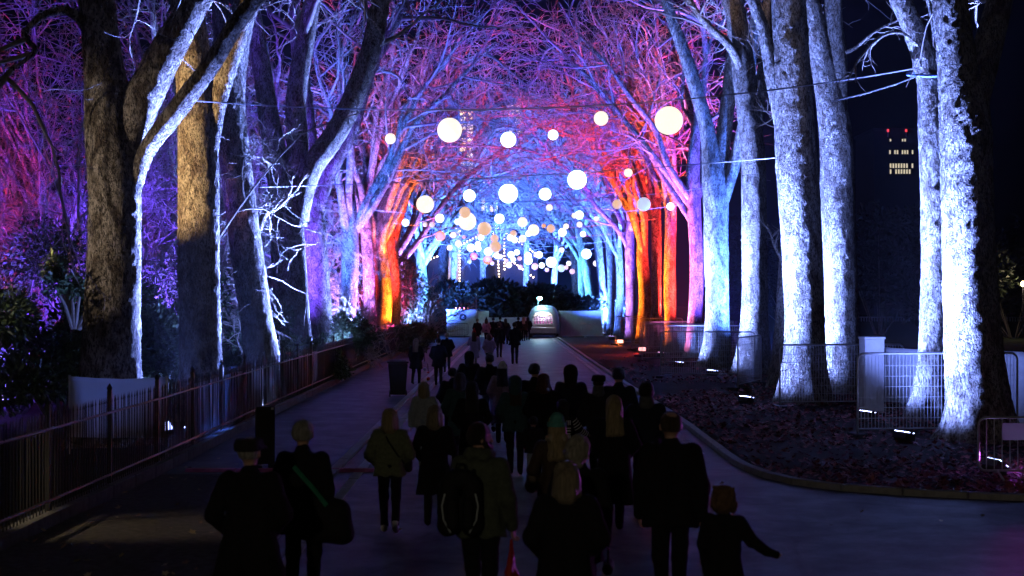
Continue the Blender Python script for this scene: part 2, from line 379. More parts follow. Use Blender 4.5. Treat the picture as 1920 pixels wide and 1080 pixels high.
def crown_levels(limbs, rng, spec):
    """limbs: list of (n,4) polylines; returns the fine branch mesh arrays"""
    parts = []
    P = np.stack([smooth_poly(l, 10) for l in limbs]); R0 = P[..., 3]; P = P[..., :3]
    Q, D, t = offshoots(P, spec['k2'], rng, (0.45, 1.15), spec.get('t2', 0.2)); n2 = len(Q)
    rb = np.repeat(R0[:, 0], spec['k2']); L = spec['l2'] * rng.uniform(0.55, 1.25, n2); r = np.clip(rb * 0.36, 0.035, 0.12) * rng.uniform(0.6, 1.15, n2)
    D = D + spec.get('bias', np.zeros(3)) * 0.3
    P2 = grow(Q, D, L, 9, spec['wander'], spec['up'], rng, spec.get('droop', 0.0)); tp = np.linspace(1, 0.22, 9)
    parts.append(tubes(P2, r[:, None] * tp, 5))
    Q, D, t = offshoots(P2, spec['k3'], rng, (0.4, 1.2), 0.15); n3 = len(Q); L = spec['l3'] * rng.uniform(0.5, 1.3, n3); r3 = np.repeat(r, spec['k3']) * 0.34 * rng.uniform(0.7, 1.2, n3)
    P3 = grow(Q, D, L, 7, spec['wander'] * 1.25, spec['up'], rng, spec.get('droop', 0.0)); r3 = np.clip(r3, spec['rmin'] * 1.5, 0.05)
    parts.append(tubes(P3, r3[:, None] * np.linspace(1, 0.4, 7), 3))
    if spec['k4']:
        Q, D, t = offshoots(P3, spec['k4'], rng, (0.4, 1.3), 0.15); n4 = len(Q); L = spec['l4'] * rng.uniform(0.5, 1.3, n4)
        P4 = grow(Q, D, L, 4, spec['wander'] * 1.4, spec['up'], rng, spec.get('droop', 0.0))
        parts.append(tubes(P4, np.full((n4, 1), spec['rmin']) * np.linspace(1.1, 0.6, 4), 3))
    return join(parts)

PXT = lambda d: d / FPX
def px_ctrl(pts, d, z0=None):
    """(px, py, width_px[, depth offset]) -> (x, y, z, r) at depth d"""
    out = []
    for q in pts:
        dd = d + (q[3] if len(q) > 3 else 0.0); v = at(q[0], q[1], dd); out.append((v.x, v.y, v.z, q[2] / 2 * dd / FPX))
    return out
TREES = []
def build_tree(name, label, trunk, limbs, seed, detail='near', crown=None, bark=None, group='plane trees lining the avenue', cat='tree'):
    rng = np.random.default_rng(seed); bark = bark or BARK
    base = np.array(trunk[0][:3]); base[2] = 0.0; o = empty(name, base, 0, label, cat, group)
    def loc(c): return [(a[0] - base[0], a[1] - base[1], a[2], a[3]) for a in c]
    rings, sides, rough = {'near': (230, 80, 0.7), 'mid': (130, 44, 0.6), 'far': (46, 18, 0.6), 'thin': (24, 8, 0.3)}[detail]
    t = loc(trunk); t[0] = (t[0][0], t[0][1], -0.25, t[0][3] * 1.15)
    obj('trunk', stem_mesh('trunk', t, rings, sides, rough, seed, True), bark, o)
    ll = [loc(l) for l in limbs]
    for l in ll:
        obj('limb', stem_mesh('limb', l, max(18, rings // 2), max(8, sides // 2), rough * 0.7, seed + 5), bark, o)
    if crown:
        thin = [l for l in ll if l[0][3] < .11 and len(l) < 8]; src = [l for l in ll if l not in thin] + [t[max(1, len(t) - 4):]]
        src = [s for s in src if len(s) > 2]
        V, F = crown_levels(src, rng, crown)
        if thin:
            V2, F2 = crown_levels(thin, rng, CR(5, 3, 0, .7, .4, .25, .12, .02, .007, 0.0, t2=.4)); V, F = join([(V, F), (V2, F2)])
        tag(obj('crown', np_mesh('crown', V, [F]), TWIG, o), kind='stuff')
    TREES.append(o); return o

def CR(k2=8, k3=8, k4=4, l2=5.0, l3=2.3, l4=1.0, wander=0.20, up=0.02, rmin=0.010, droop=0.0, bias=(0, 0, 0), t2=0.2):
    return dict(k2=k2, k3=k3, k4=k4, l2=l2, l3=l3, l4=l4, wander=wander, up=up, rmin=rmin, droop=droop, bias=np.array(bias, float), t2=t2)

# ---- the near trees, limb by limb
NEAR = CR(4, 6, 3, 4.0, 1.9, 0.8, 0.15, 0.0, 0.008, 0.06, t2=0.5)
MID = CR(6, 7, 3, 4.8, 2.2, 1.0, 0.16, 0.0, 0.011, 0.0, t2=0.45)
d = 28.0
build_tree('plane_tree', 'thick dark brown tree behind the white hoarding, frosty blue lit edge on one side', px_ctrl([(206, 836, 150), (207, 705, 116), (213, 520, 100), (214, 360, 98), (207, 240, 94), (194, 120, 74), (181, 0, 66), (165, -150, 60), (148, -330, 44)], d),
           [px_ctrl([(222, 330, 40), (250, 225, 70), (300, 120, 66), (345, 40, 58), (400, -60, 50), (470, -200, 40), (560, -330, 26)], d, ),
            px_ctrl([(240, 430, 20), (268, 300, 30, -.2), (325, 215, 38, -.5), (390, 130, 36, -.8), (440, 50, 32, -1.1), (500, -30, 28, -1.4), (590, -150, 20, -1.8)], d),
            px_ctrl([(172, 60, 26), (130, 22, 17, -.4), (80, 30, 14, -.7), (46, 66, 11, -1), (66, 96, 9, -1.1), (22, 130, 7, -1.3), (0, 150, 5, -1.5)], d)], 1, 'near', NEAR, BARK_OLD)
d = 34.0
build_tree('plane_tree', 'tall straight tree with warm yellow lit bark, second from the left edge', px_ctrl([(380, 787, 96), (377, 700, 82), (373, 500, 76), (372, 300, 74), (363, 130, 68), (350, 0, 60), (335, -150, 50), (325, -330, 36)], d),
           [px_ctrl([(388, 360, 26), (402, 220, 34), (428, 120, 38), (460, 30, 34), (492, -60, 28), (540, -200, 20)], d)], 2, 'near', NEAR)
d = 44.0
build_tree('plane_tree', 'leaning tree with mottled reddish bark beside the yellow lit trunk', px_ctrl([(502, 753, 82), (487, 640, 64), (464, 480, 60), (441, 300, 58), (431, 180, 56), (446, 60, 50), (480, -40, 44), (520, -160, 34), (570, -320, 22)], d),
           [px_ctrl([(434, 240, 40), (420, 90, 36), (412, 0, 30), (400, -140, 22), (380, -300, 14)], d),
            px_ctrl([(470, 500, 10), (492, 410, 12, .4), (520, 390, 7, .5), (560, 352, 4, .6)], d)], 3, 'near', NEAR)
d = 52.0
build_tree('plane_tree', 'forked violet tree with one thick limb reaching over the path', px_ctrl([(550, 725, 82), (546, 600, 68), (541, 480, 64), (536, 400, 60), (524, 330, 48), (505, 230, 40), (490, 120, 34), (470, 0, 28), (440, -160, 20)], d),
           [px_ctrl([(546, 430, 40), (558, 290, 42), (556, 180, 38), (575, 60, 34), (592, -40, 28), (600, -200, 18)], d),
            px_ctrl([(556, 420, 40), (580, 325, 42, -.3), (640, 232, 42, -.6), (690, 110, 38, -1), (715, 0, 34, -1.4), (745, -140, 26, -2), (800, -300, 16, -2)], d)], 4, 'mid', MID)
d = 60.0
build_tree('plane_tree', 'slim white lit tree on the left, just before the pale glowing bush', px_ctrl([(607, 701, 56), (601, 600, 46), (593, 480, 42), (586, 380, 40), (578, 260, 34), (562, 120, 28), (550, 0, 22), (530, -150, 14)], d),
           [px_ctrl([(590, 420, 24), (615, 330, 28), (660, 240, 26), (700, 120, 22), (760, 10, 16), (820, -90, 10)], d)], 5, 'mid', MID)
d = 28.6
build_tree('plane_tree', 'massive pale tree at the right edge with flared roots, forking near the top', px_ctrl([(1842, 834, 170), (1838, 770, 128), (1826, 650, 108), (1818, 500, 98), (1812, 350, 94), (1809, 220, 92), (1794, 110, 72), (1780, 0, 62), (1768, -140, 50), (1760, -330, 34)], d),
           [px_ctrl([(1815, 250, 46), (1832, 160, 60), (1854, 80, 56), (1880, -20, 46), (1912, -140, 36), (1960, -300, 24)], d)], 6, 'near', NEAR)
d = 33.6
build_tree('plane_tree', 'pale tree with a cable tied round its fork, beside the massive right edge trunk', px_ctrl([(1748, 790, 96), (1752, 700, 68), (1757, 550, 61), (1758, 400, 61), (1752, 250, 58), (1744, 150, 48), (1715, 60, 40), (1680, -20, 36), (1640, -120, 30), (1590, -260, 20)], d),
           [px_ctrl([(1752, 260, 24), (1764, 130, 26, .4), (1758, 40, 26, .6), (1735, -60, 22, .8), (1720, -200, 15, 1)], d),
            px_ctrl([(1725, 90, 6, -.2), (1690, 62, 6, -.5), (1650, 70, 5, -.9), (1612, 110, 4, -1.1), (1590, 150, 3, -1.3)], d)], 7, 'near', NEAR)
d = 43.0
build_tree('plane_tree', 'pale forked tree at the edge of the dark lawn, third white trunk from right', px_ctrl([(1568, 752, 104), (1577, 690, 74), (1576, 550, 64), (1571, 400, 63), (1566, 250, 62), (1545, 130, 46), (1520, 20, 40), (1495, -100, 32), (1460, -260, 20)], d),
           [px_ctrl([(1570, 270, 36), (1569, 120, 38), (1562, 20, 34), (1575, -100, 26), (1590, -260, 16)], d),
            px_ctrl([(1575, 100, 8), (1600, 92, 7, -.3), (1640, 60, 5, -.6), (1680, 40, 4, -.8), (1720, 30, 3, -1)], d)], 8, 'near', NEAR)
d = 39.0
build_tree('plane_tree', 'brightest thick white tree of the right row with a glowing burr low on its side', px_ctrl([(1504, 748, 100), (1508, 650, 76), (1505, 500, 76), (1495, 330, 77), (1484, 150, 72), (1478, 0, 66), (1470, -150, 54), (1460, -320, 36)], d),
           [px_ctrl([(1472, 290, 22), (1450, 150, 28), (1432, 60, 24), (1408, -10, 20), (1380, -100, 14), (1340, -200, 9)], d)], 9, 'near', NEAR)
d = 46.0
build_tree('plane_tree', 'thin leaning pale trunk with a spray of twigs, tucked beside the brightest white tree', px_ctrl([(1462, 724, 44), (1468, 620, 32), (1473, 500, 26), (1476, 400, 20), (1474, 250, 14), (1470, 100, 9)], d),
           [px_ctrl([(1474, 500, 9), (1462, 480, 7, -.2), (1450, 455, 5, -.4), (1440, 420, 3, -.5)], d)], 10, 'mid', CR(5, 6, 2, 1.5, .8, .5, rmin=.008, wander=.12))
d = 53.0
build_tree('plane_tree', 'blue white tree with dark mottled side, behind the folded barrier posts', px_ctrl([(1411, 706, 70), (1415, 600, 52), (1414, 450, 47), (1412, 300, 47), (1400, 180, 44), (1385, 60, 40), (1362, -40, 32), (1320, -180, 20)], d),
           [px_ctrl([(1416, 260, 22), (1432, 120, 22), (1440, 0, 18), (1450, -150, 12)], d),
            px_ctrl([(1400, 160, 16), (1370, 90, 16, -.5), (1320, 40, 13, -1), (1270, -30, 9, -1.5)], d)], 11, 'mid', MID)
d = 59.5
build_tree('plane_tree', 'pale tree splitting low into three spreading limbs, next to the pink lit trunk', px_ctrl([(1339, 690, 58), (1345, 600, 46), (1343, 450, 46), (1340, 340, 48), (1325, 240, 28), (1290, 120, 24), (1255, 20, 20), (1225, -90, 15), (1180, -220, 10)], d),
           [px_ctrl([(1344, 370, 28), (1360, 230, 28), (1372, 120, 24), (1382, 0, 18), (1390, -150, 11)], d),
            px_ctrl([(1350, 400, 20), (1382, 290, 24, -.4), (1402, 190, 22, -.8), (1410, 90, 18, -1), (1425, -60, 12, -1)], d)], 12, 'mid', MID)

# ---- the trees further down the avenue: trunk position measured, crown grown
def avenue_tree(px, d, wpx, label, seed, lean=(0, 0), fork=None, nl=5, spec=None, detail='far', height=None, side=None, bark=None, name='plane_tree', spread=0.5, group='plane trees lining the avenue'):
    rng = np.random.default_rng(seed * 13 + 1); X = (px - CX) / FPX * d; r = wpx / 2 * d / FPX; side = side if side is not None else (1 if X < 0 else -1)
    fk = fork or rng.uniform(4.5, 7.0); H = height or rng.uniform(17, 22)
    wob = lambda s: rng.normal(0, s)
    trunk = [(X, d, 0, r * 1.35), (X + wob(.05), d, 0.9, r * 1.06), (X + lean[0] * .3 + wob(.08), d + wob(.1), fk * .5, r * .95), (X + lean[0] * .7 + wob(.1), d + wob(.15), fk, r * .92),
             (X + lean[0] + wob(.3), d + wob(.5), fk + 2.5, r * .62), (X + lean[0] * 1.5 + wob(.7), d + wob(.8), fk + 6, r * .45), (X + lean[0] * 2.2 + wob(1), d + wob(1), H, r * .18)]
    limbs = []
    for k in range(nl):
        z0 = fk * rng.uniform(0.72, 1.1); a = rng.uniform(-1.9, 1.9) if k else rng.uniform(-.5, .5)
        out = np.array([side * math.cos(a), math.sin(a)]); L = rng.uniform(9, 14.5); sp = spread * rng.uniform(0.55, 1.25)
        p = [(X + lean[0] * z0 / max(fk, 1) * .6, d, z0, r * .52)]; x, y, z = p[0][:3]; n = 6
        for j in range(n):
            f = (j + 1) / n; x += out[0] * sp * L / n * (0.9 + .3 * f) + rng.normal(0, .22); y += out[1] * sp * L / n + rng.normal(0, .22); z += L / n * (1.0 - .25 * f) + rng.normal(0, .15)
            p.append((x, y, z, r * (.46 * (1 - f) + .09)))
        limbs.append(p)
    s = dict(spec or MID); s['bias'] = np.array([side * .5, 0, 0])
    return build_tree(name, label, trunk, limbs, seed, detail, s, bark, group)
FARC = CR(6, 7, 2, 5.0, 2.4, 1.05, 0.145, 0.0, 0.016, 0.02, t2=.25)
FAR2 = CR(6, 6, 3, 5.0, 2.6, 1.2, 0.16, 0.0, 0.018, 0.03, t2=.15)
L_ = [(642, 68, 34, 'lilac pink lit tree rising behind the pale glowing bush', (.6, 0), 5.6), (696, 74, 24, 'magenta lit trunk just before the orange tree on the left', (-.5, 0), 8.0),
      (718, 80, 32, 'bright orange lit tree on the left side of the path', (-.2, 0), 6.0), (741, 84, 18, 'narrow red orange lit trunk touching the orange tree on the left', (-.3, 0), 7.5),
      (760, 98, 24, 'lilac white lit trunk leaning outward past the orange tree', (-1.2, 0), 6.0), (786, 112, 20, 'cyan blue lit tree behind the white twiggy bush', (.6, 0), 6.0),
      (826, 124, 20, 'violet pink lit tree standing beside the white cabin', (.4, 0), 9.0)]
for i, (px, dd, wp, lab, ln, fk) in enumerate(L_):
    avenue_tree(px, dd, wp, lab, 30 + i, ln, fk, 5, FARC if dd < 95 else FAR2, 'mid' if dd < 85 else 'far', spread=.55 if dd < 95 else .72)
R_ = [(1299, 70, 27, 'pink lit tree on the right, next after the white trees', (.2, 0), 9.0), (1257, 77, 23, 'orange trunk with rosy edge on the right, before the pink tree', (.2, 0), 8.0),
      (1231, 83, 20, 'dark trunk with orange flecks between the two orange trees on the right', (.1, 0), 8.5), (1207, 90, 24, 'glowing orange lit tree on the right with red limbs arching over the path', (.1, 0), 6.0),
      (1183, 101, 19, 'purple pink lit tree next to the glowing orange tree on the right', (-.1, 0), 7.5), (1160, 110, 15, 'slim blue white trunk, first past the purple pink tree', (.1, 0), 8),
      (1146, 118, 14, 'slim blue white trunk, second past the purple pink tree', (-.3, 0), 9), (1130, 122, 16, 'slim blue white trunk, third past the purple pink tree', (-.5, 0), 9),
      (1112, 128, 18, 'slanting pale blue trunk beside the blue hoarding', (-1.6, 0), 9), (1095, 138, 17, 'pale cyan trunk behind the slanting blue trunk', (-.4, 0), 8), (1081, 146, 16, 'pink lit trunk nearest to the food trailer on the right', (-.2, 0), 9)]
for i, (px, dd, wp, lab, ln, fk) in enumerate(R_):
    avenue_tree(px, dd, wp, lab, 50 + i, ln, fk, 6 if dd < 100 else 5, FARC if dd < 95 else FAR2, 'mid' if dd < 85 else 'far', spread=.55 if dd < 95 else .72)
# second row behind the left trees, and the trees closing the avenue
B_ = [(300, 46, 26, 'purple lit tree behind the thicket, between the first two left trunks'), (480, 62, 24, 'purple lit tree behind the leaning reddish trunk'), (90, 44, 16, 'purple lit tree at the left edge above the shrubs'), (590, 82, 22, 'violet tree behind the slim white lit trunk'), (660, 98, 18, 'violet tree in the second row behind the orange trees')]
for i, (px, dd, wp, lab) in enumerate(B_):
    avenue_tree(px, dd, wp, lab, 80 + i, (-.3, 0), 6.5, 5, FARC, 'far', group='second row of trees behind the left trees', spread=.5, side=-1)
E_ = [(850, 165, 12, 'blue lit tree at the end of the avenue, left of the lit tower windows'), (905, 172, 12, 'blue lit tree at the end of the avenue, in front of the lit tower windows'), (985, 168, 12, 'blue lit tree at the end of the avenue, right of the tower windows'), (1040, 160, 12, 'blue lit tree at the end of the avenue, above the food trailer'), (790, 158, 12, 'blue lit tree at the end of the avenue, farthest to the left')]
for i, (px, dd, wp, lab) in enumerate(E_):
    avenue_tree(px, dd, wp, lab, 95 + i, (.2, 0), 9, 6, CR(7, 7, 3, 5.5, 2.8, 1.4, .22, 0, .026, 0.0, t2=.1), 'far', height=30, group='blue lit trees closing the avenue', spread=.55, side=0 or (1 if i % 2 else -1))

# ---- twiggy thicket on the left
def thicket(px, d, h, label, seed, n=9, spread=.8, rm=.011, spec=None, name='bare_shrub', mat=None):
    rng = np.random.default_rng(seed); X = (px - CX) / FPX * d; o = empty(name, (X, d, 0), 0, label, 'shrub', 'bare twiggy shrubs behind the railings')
    a = rng.uniform(0, 2 * np.pi, n); D = np.stack([np.cos(a) * spread, np.sin(a) * spread, np.full(n, 1.0)], -1)
    P = grow(rng.normal(0, .35, (n, 3)) * [1, 1, 0] + [0, 0, -.1], D, h * rng.uniform(.7, 1.15, n), 10, .13, .03, rng); rr = np.linspace(.05, .012, 10) * h / 6
    V, F = tubes(P, np.tile(rr, (n, 1)), 6); obj('stem', np_mesh('stem', V, [F]), TWIG, o)
    limbs = [np.concatenate([P[i], rr[:, None]], 1) for i in range(n)]
    V, F = crown_levels(limbs, rng, spec or CR(9, 7, 4, h * .34, h * .17, h * .08, .22, -.02, rm, .12, t2=.12))
    tag(obj('crown', np_mesh('crown', V, [F]), mat or TWIG, o), kind='stuff'); return o
T_ = [(40, 40, 9.5, 'tangled purple lit shrub at the left edge'), (130, 44, 10, 'tangled purple lit shrub against the first dark trunk'), (20, 50, 12, 'taller reddish purple shrub behind the left edge'), (110, 52, 13, 'tall purple thicket rising behind the first dark trunk'),
      (265, 45, 8, 'violet twig thicket between the first two left trunks'), (318, 54, 12, 'bluish twig thicket behind the gap of the first two left trunks'), (515, 72, 10, 'purple red twig thicket behind the violet forked tree')]
for i, (px, dd, h, lab) in enumerate(T_): thicket(px, dd, h, lab, 200 + i, 9, .75 if px < 60 else .45)
thicket(785, 92, 4.2, 'white frosty looking twiggy bush glowing beside the cyan tree', 231, 12, .75, .014, CR(9, 6, 0, 1.6, .8, .3, .10, .02, .014, 0.0, t2=.2))
thicket(700, 60, 3.0, 'pink lit twiggy bush left of the orange tree', 232, 9, .9, .010, CR(9, 6, 2, 1.2, .6, .3, .16, .0, .010, 0.0, t2=.2))
# ================================================================== leafy shrubs
def leaf_cloud(n, blobs, size, rng, narrow=0.45):
    """n small pointed leaves spread near the surface of several blobs (cx,cy,cz,rx,ry,rz)"""
    b = np.array(blobs); wgt = (b[:, 3] * b[:, 5]); k = rng.choice(len(b), n, p=wgt / wgt.sum()); u = rng.normal(0, 1, (n, 3)); u /= np.linalg.norm(u, axis=1, keepdims=True)
    rad = rng.random(n) ** 0.4; C = b[k, :3] + u * b[k, 3:] * rad[:, None] * (1 + .25 * vnoise(u * 2.5 + k[:, None]))[:, None]; C[:, 2] = np.maximum(C[:, 2], .03)
    d = u + rng.normal(0, .7, (n, 3)); d /= np.linalg.norm(d, axis=1, keepdims=True); s = np.cross(d, rng.normal(0, 1, (n, 3))); s /= np.linalg.norm(s, axis=1, keepdims=True); L = size * rng.uniform(.6, 1.4, n)[:, None]
    nn = np.cross(d, s) * L * .12
    V = np.stack([C, C + d * L * .5 + s * L * narrow * .5 + nn, C + d * L, C + d * L * .5 - s * L * narrow * .5 + nn], 1).reshape(-1, 3); F = np.arange(4 * n).reshape(n, 4)
    return V, F
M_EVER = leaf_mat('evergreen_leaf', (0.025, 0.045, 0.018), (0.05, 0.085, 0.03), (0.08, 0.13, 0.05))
M_EVERDARK = leaf_mat('evergreen_leaf_shade_painted', (0.006, 0.010, 0.005), (0.012, 0.018, 0.009), (0.022, 0.032, 0.015))  # leaf colour darkened to paint in the lack of light
def bush(px, d, wm, hm, label, seed, n=5000, size=.16, z0=0.0, name='evergreen_shrub', group='evergreen shrubs behind the railings'):
    rng = np.random.default_rng(seed); X = (px - CX) / FPX * d; o = empty(name, (X, d, z0), 0, label, 'shrub', group); blobs = []
    for k in range(9):
        t = rng.random(); blobs.append((rng.normal(0, wm * .28), rng.normal(0, wm * .22), hm * (.2 + .65 * t), wm * rng.uniform(.18, .34) * (1.2 - .5 * t), wm * rng.uniform(.18, .3), hm * rng.uniform(.14, .26)))
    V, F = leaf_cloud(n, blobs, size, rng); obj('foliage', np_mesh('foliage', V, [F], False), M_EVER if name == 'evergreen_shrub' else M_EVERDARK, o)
    tag(o.children[0], kind='stuff'); mb = MB()
    for b in blobs: mb.tube([(b[0] * .1, b[1] * .1, -.15), (b[0] * .5, b[1] * .5, b[2] * .5), b[:3]], [.05, .035, .012], 6)
    mb.obj('stem', TWIG, o); return o
bush(-60, 27, 3.2, 3.0, 'dark evergreen shrub at the left edge behind the railings', 301, 7000)
bush(115, 33, 3.2, 3.6, 'blue tinged evergreen shrub beside the first dark trunk', 302, 8000)
bush(20, 36, 4.0, 5.0, 'tall dark shrub with red glints at the left edge', 303, 8000, .14)
bush(300, 35, 2.6, 3.4, 'blue glinting shrub between the first two left trunks', 304, 8000)
bush(330, 42, 3.2, 4.6, 'purple speckled shrub behind the yellow lit trunk', 305, 8000)
bush(455, 47, 2.4, 2.6, 'dark shrub between the yellow lit and leaning trunks', 306, 5000)
bush(565, 49, 2.0, 1.6, 'dark low shrub at the foot of the violet forked tree', 307, 5000)
bush(655, 55.5, 2.3, 2.3, 'pale bush glowing white blue behind the railings', 308, 7000, .13)
bush(735, 74, 3.0, 1.5, 'low dark shrub at the foot of the orange tree', 309, 5000)
bush(775, 86, 3.2, 1.5, 'dark shrub below the white twiggy bush', 310, 5000)
bush(700, 92, 5.0, 8.5, 'tall dark evergreen with orange glints behind the orange trees', 311, 8000, .24)
bush(140, 30.5, 1.2, 1.5, 'small yellow green bush beside the first dark trunk', 312, 1600, .13, 2.4)
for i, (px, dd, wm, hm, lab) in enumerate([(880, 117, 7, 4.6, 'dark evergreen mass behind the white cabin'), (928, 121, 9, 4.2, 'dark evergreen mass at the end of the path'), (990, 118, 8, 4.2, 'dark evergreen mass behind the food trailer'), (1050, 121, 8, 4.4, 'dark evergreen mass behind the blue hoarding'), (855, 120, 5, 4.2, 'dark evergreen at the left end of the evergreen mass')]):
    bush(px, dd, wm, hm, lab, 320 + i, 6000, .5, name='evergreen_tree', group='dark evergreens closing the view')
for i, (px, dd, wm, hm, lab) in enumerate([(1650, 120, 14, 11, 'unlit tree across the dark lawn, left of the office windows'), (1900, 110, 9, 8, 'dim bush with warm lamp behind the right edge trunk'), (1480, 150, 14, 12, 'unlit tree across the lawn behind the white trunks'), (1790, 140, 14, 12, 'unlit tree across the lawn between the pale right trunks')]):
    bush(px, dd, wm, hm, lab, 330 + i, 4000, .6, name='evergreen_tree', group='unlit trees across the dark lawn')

# ================================================================== floodlights
BLUE, ICE, VIO, PINK, MAG, ORG, RED, LILAC, CYAN, AMB = (.06, .16, 1.0), (.18, .27, 1.0), (.125, .055, 1.0), (1.0, .20, .62), (1.0, .05, .30), (1.0, .17, .012), (1.0, .035, .03), (.40, .17, 1.0), (.08, .36, 1.0), (1.0, .62, .28)
def cname(c): return {BLUE: 'blue', ICE: 'ice blue', VIO: 'violet', PINK: 'pink', MAG: 'magenta', ORG: 'orange', RED: 'red', LILAC: 'lilac', CYAN: 'cyan', AMB: 'amber'}.get(c, 'warm')
FM = None
def flood(x, y, target, c, power, ang=70, label=None, z=0.0, blend=1.0, size=.10, lens=22.0, wide=0.0, wang=120):
    global FM
    loc = Vector((x, y, z)); tg = Vector(target); dv = (tg - loc - Vector((0, 0, .16))).normalized(); yaw = math.atan2(dv.x, dv.y) * -1; el = math.asin(dv.z)
    o = empty('floodlight', loc, yaw, label, 'floodlight', 'floodlights at the foot of the trees')
    if FM is None:
        fb = MB().box((0, 0, .02), (.20, .22, .03)).mesh('base'); fb.materials.append(M_BLACKPL)
        yk = MB().box((-.155, 0, .11), (.012, .04, .17)).box((.155, 0, .11), (.012, .04, .17)).box((0, 0, .037), (.32, .04, .01)).mesh('yoke'); yk.materials.append(M_DARKMETAL)
        hs = MB().box((0, -.03, 0), (.29, .09, .15))
        for k in range(7): hs.box((-.12 + .04 * k, -.09, 0), (.008, .05, .13))
        hs = hs.mesh('housing'); hs.materials.append(M_BLACKPL); FM = (fb, yk, hs)
    o.scale = (1.5, 1.5, 1.5); obj('base', FM[0], None, o); obj('yoke', FM[1], None, o)
    h = obj('housing', FM[2], None, o, bevel=.008); h.location = (0, 0, .16); h.rotation_euler = (el, 0, 0)
    m = glow('lens_' + cname(c).replace(' ', '_'), tuple(.3 + .7 * q for q in c), lens if c == ICE else 5.0)
    ln = MB().box((0, .018, 0), (.26, .008, .12)).obj('lens', m, h)
    ld = bpy.data.lights.new('beam', 'SPOT'); ld.energy = power; ld.color = c; ld.spot_size = R(ang); ld.spot_blend = blend; ld.shadow_soft_size = size
    lo = bpy.data.objects.new('beam', ld); COL.objects.link(lo); lo.location = loc + Vector((0, 0, .24)) + dv * .22 + Vector((0, 0, .02)); lo.rotation_euler = dv.to_track_quat('-Z', 'Y').to_euler()
    if wide:
        for nm, zt, an, fr in (('middle_beam', wide[0], 62, wide[1]), ('spill', wide[2], 125, wide[3])):
            l2 = bpy.data.lights.new(nm, 'SPOT'); l2.energy = power * fr; l2.color = c; l2.spot_size = R(an); l2.spot_blend = 1.0; l2.shadow_soft_size = size
            q = bpy.data.objects.new(nm, l2); COL.objects.link(q); q.location = lo.location; dv2 = (Vector((tg.x, tg.y, zt)) - loc).normalized(); q.rotation_euler = dv2.to_track_quat('-Z', 'Y').to_euler()
    return o
def px_flood(px, py, tree, th, c, power, ang, label, **k):
    p = gp(px, py); return flood(p.x, p.y, (tree[0], tree[1], th), c, power, ang, label, **k)
KT, KP = 1.4, 7.2
WD = (4.6, .22, 2.0, .028)
def rt(x, y, tree, zt, c, p, label): return flood(x, y, (tree[0], tree[1], zt), c, p * KT, 40, label, wide=WD)
# right row, lamps at the foot of the lit trunks, several of them unseen
rt(7.75, 28.1, (9.5, 28.75), 9.5, ICE, 46000, 'floodlight in the leaves before the massive right edge tree')
rt(8.3, 33.2, (9.97, 33.8), 10, ICE, 44000, 'floodlight behind the mesh panel at the cable tied tree')
rt(7.82, 22.95, (13.0, 24.0), 7, ICE, 3000, 'floodlight behind the small barrier at the right edge')
rt(8.5, 42.3, (9.95, 43.0), 11, ICE, 42000, 'floodlight between the brightest white tree and its right neighbour')
rt(6.3, 38.2, (7.97, 39.1), 10.5, ICE, 50000, 'low floodlight at the foot of the brightest white tree')  # no lamp visible here, placed to light the brightest trunk
rt(7.35, 52.1, (9.0, 53.1), 12, ICE, 54000, 'floodlight before the blue white tree with mottled side')
rt(6.95, 59.1, (8.55, 59.7), 13, ICE, 56000, 'twin beam floodlight before the tree with three spreading limbs')
rt(7.3, 69.8, (8.9, 70.1), 14, PINK, 34000, 'floodlight at the foot of the pink lit tree on the right')
rt(7.1, 76.8, (8.55, 77.1), 14, ORG, 30000, 'floodlight at the foot of the orange trunk with rosy edge')
rt(6.9, 89.8, (8.3, 90.1), 14, ORG, 34000, 'orange floodlight lighting the fallen leaves on the right')
rt(7.0, 99.8, (8.4, 101, 9), 14, LILAC, 36000, 'floodlight at the purple pink tree')
rt(7.0, 109.0, (8.3, 110, 9), 14, BLUE, 46000, 'floodlight at the first slim blue trunk past the purple tree')
rt(7.0, 117.5, (8.2, 119, 9), 14, BLUE, 46000, 'floodlight at the second slim blue trunk past the purple tree')
rt(5.8, 126.8, (7.2, 128, 9), 14, CYAN, 40000, 'floodlight beside the slanting pale blue trunk')
rt(5.4, 137.0, (6.6, 138, 9), 14, CYAN, 40000, 'floodlight behind the blue hoarding')
# left row: behind the railings, throwing light on the far side edge of each trunk
rt(-6.55, 29.2, (-7.75, 28.1), 9.0, ICE, 60000, 'floodlight behind the hoarding at the thick dark tree')
rt(-6.25, 35.2, (-7.4, 34.1), 10.0, ICE, 60000, 'floodlight behind the railings at the yellow lit trunk')
rt(-6.4, 44.4, (-8.0, 44.1), 10.0, ICE, 62000, 'floodlight behind the railings at the leaning reddish tree')
rt(-6.5, 53.3, (-8.1, 52.1), 11, ICE, 66000, 'floodlight behind the railings at the violet forked tree')
rt(-6.5, 59.9, (-8.1, 60.1), 12, ICE, 56000, 'floodlight behind the railings at the slim white lit tree')
rt(-6.4, 67.8, (-7.9, 68, 8.0), 13, LILAC, 26000, 'floodlight behind the railings at the lilac pink tree')
rt(-6.3, 73.4, (-7.3, 74, 8.0), 13, MAG, 24000, 'floodlight behind the railings at the magenta trunk')
rt(-6.1, 79.2, (-7.2, 80, 8.5), 14, ORG, 34000, 'floodlight behind the railings at the bright orange tree')
rt(-6.2, 97.2, (-7.3, 98, 8.5), 14, LILAC, 40000, 'floodlight at the lilac white leaning trunk')
flood(-6.6, 91.2, (-6.1, 92.4, 3.0), ICE, 9000, 85, 'floodlight under the white twiggy bush')
flood(-6.45, 53.3, (-6.3, 55.4, 1.5), ICE, 4200, 70, 'floodlight under the pale glowing bush')
rt(-6.0, 110.8, (-7.2, 112, 9), 14, CYAN, 44000, 'floodlight at the cyan blue tree')
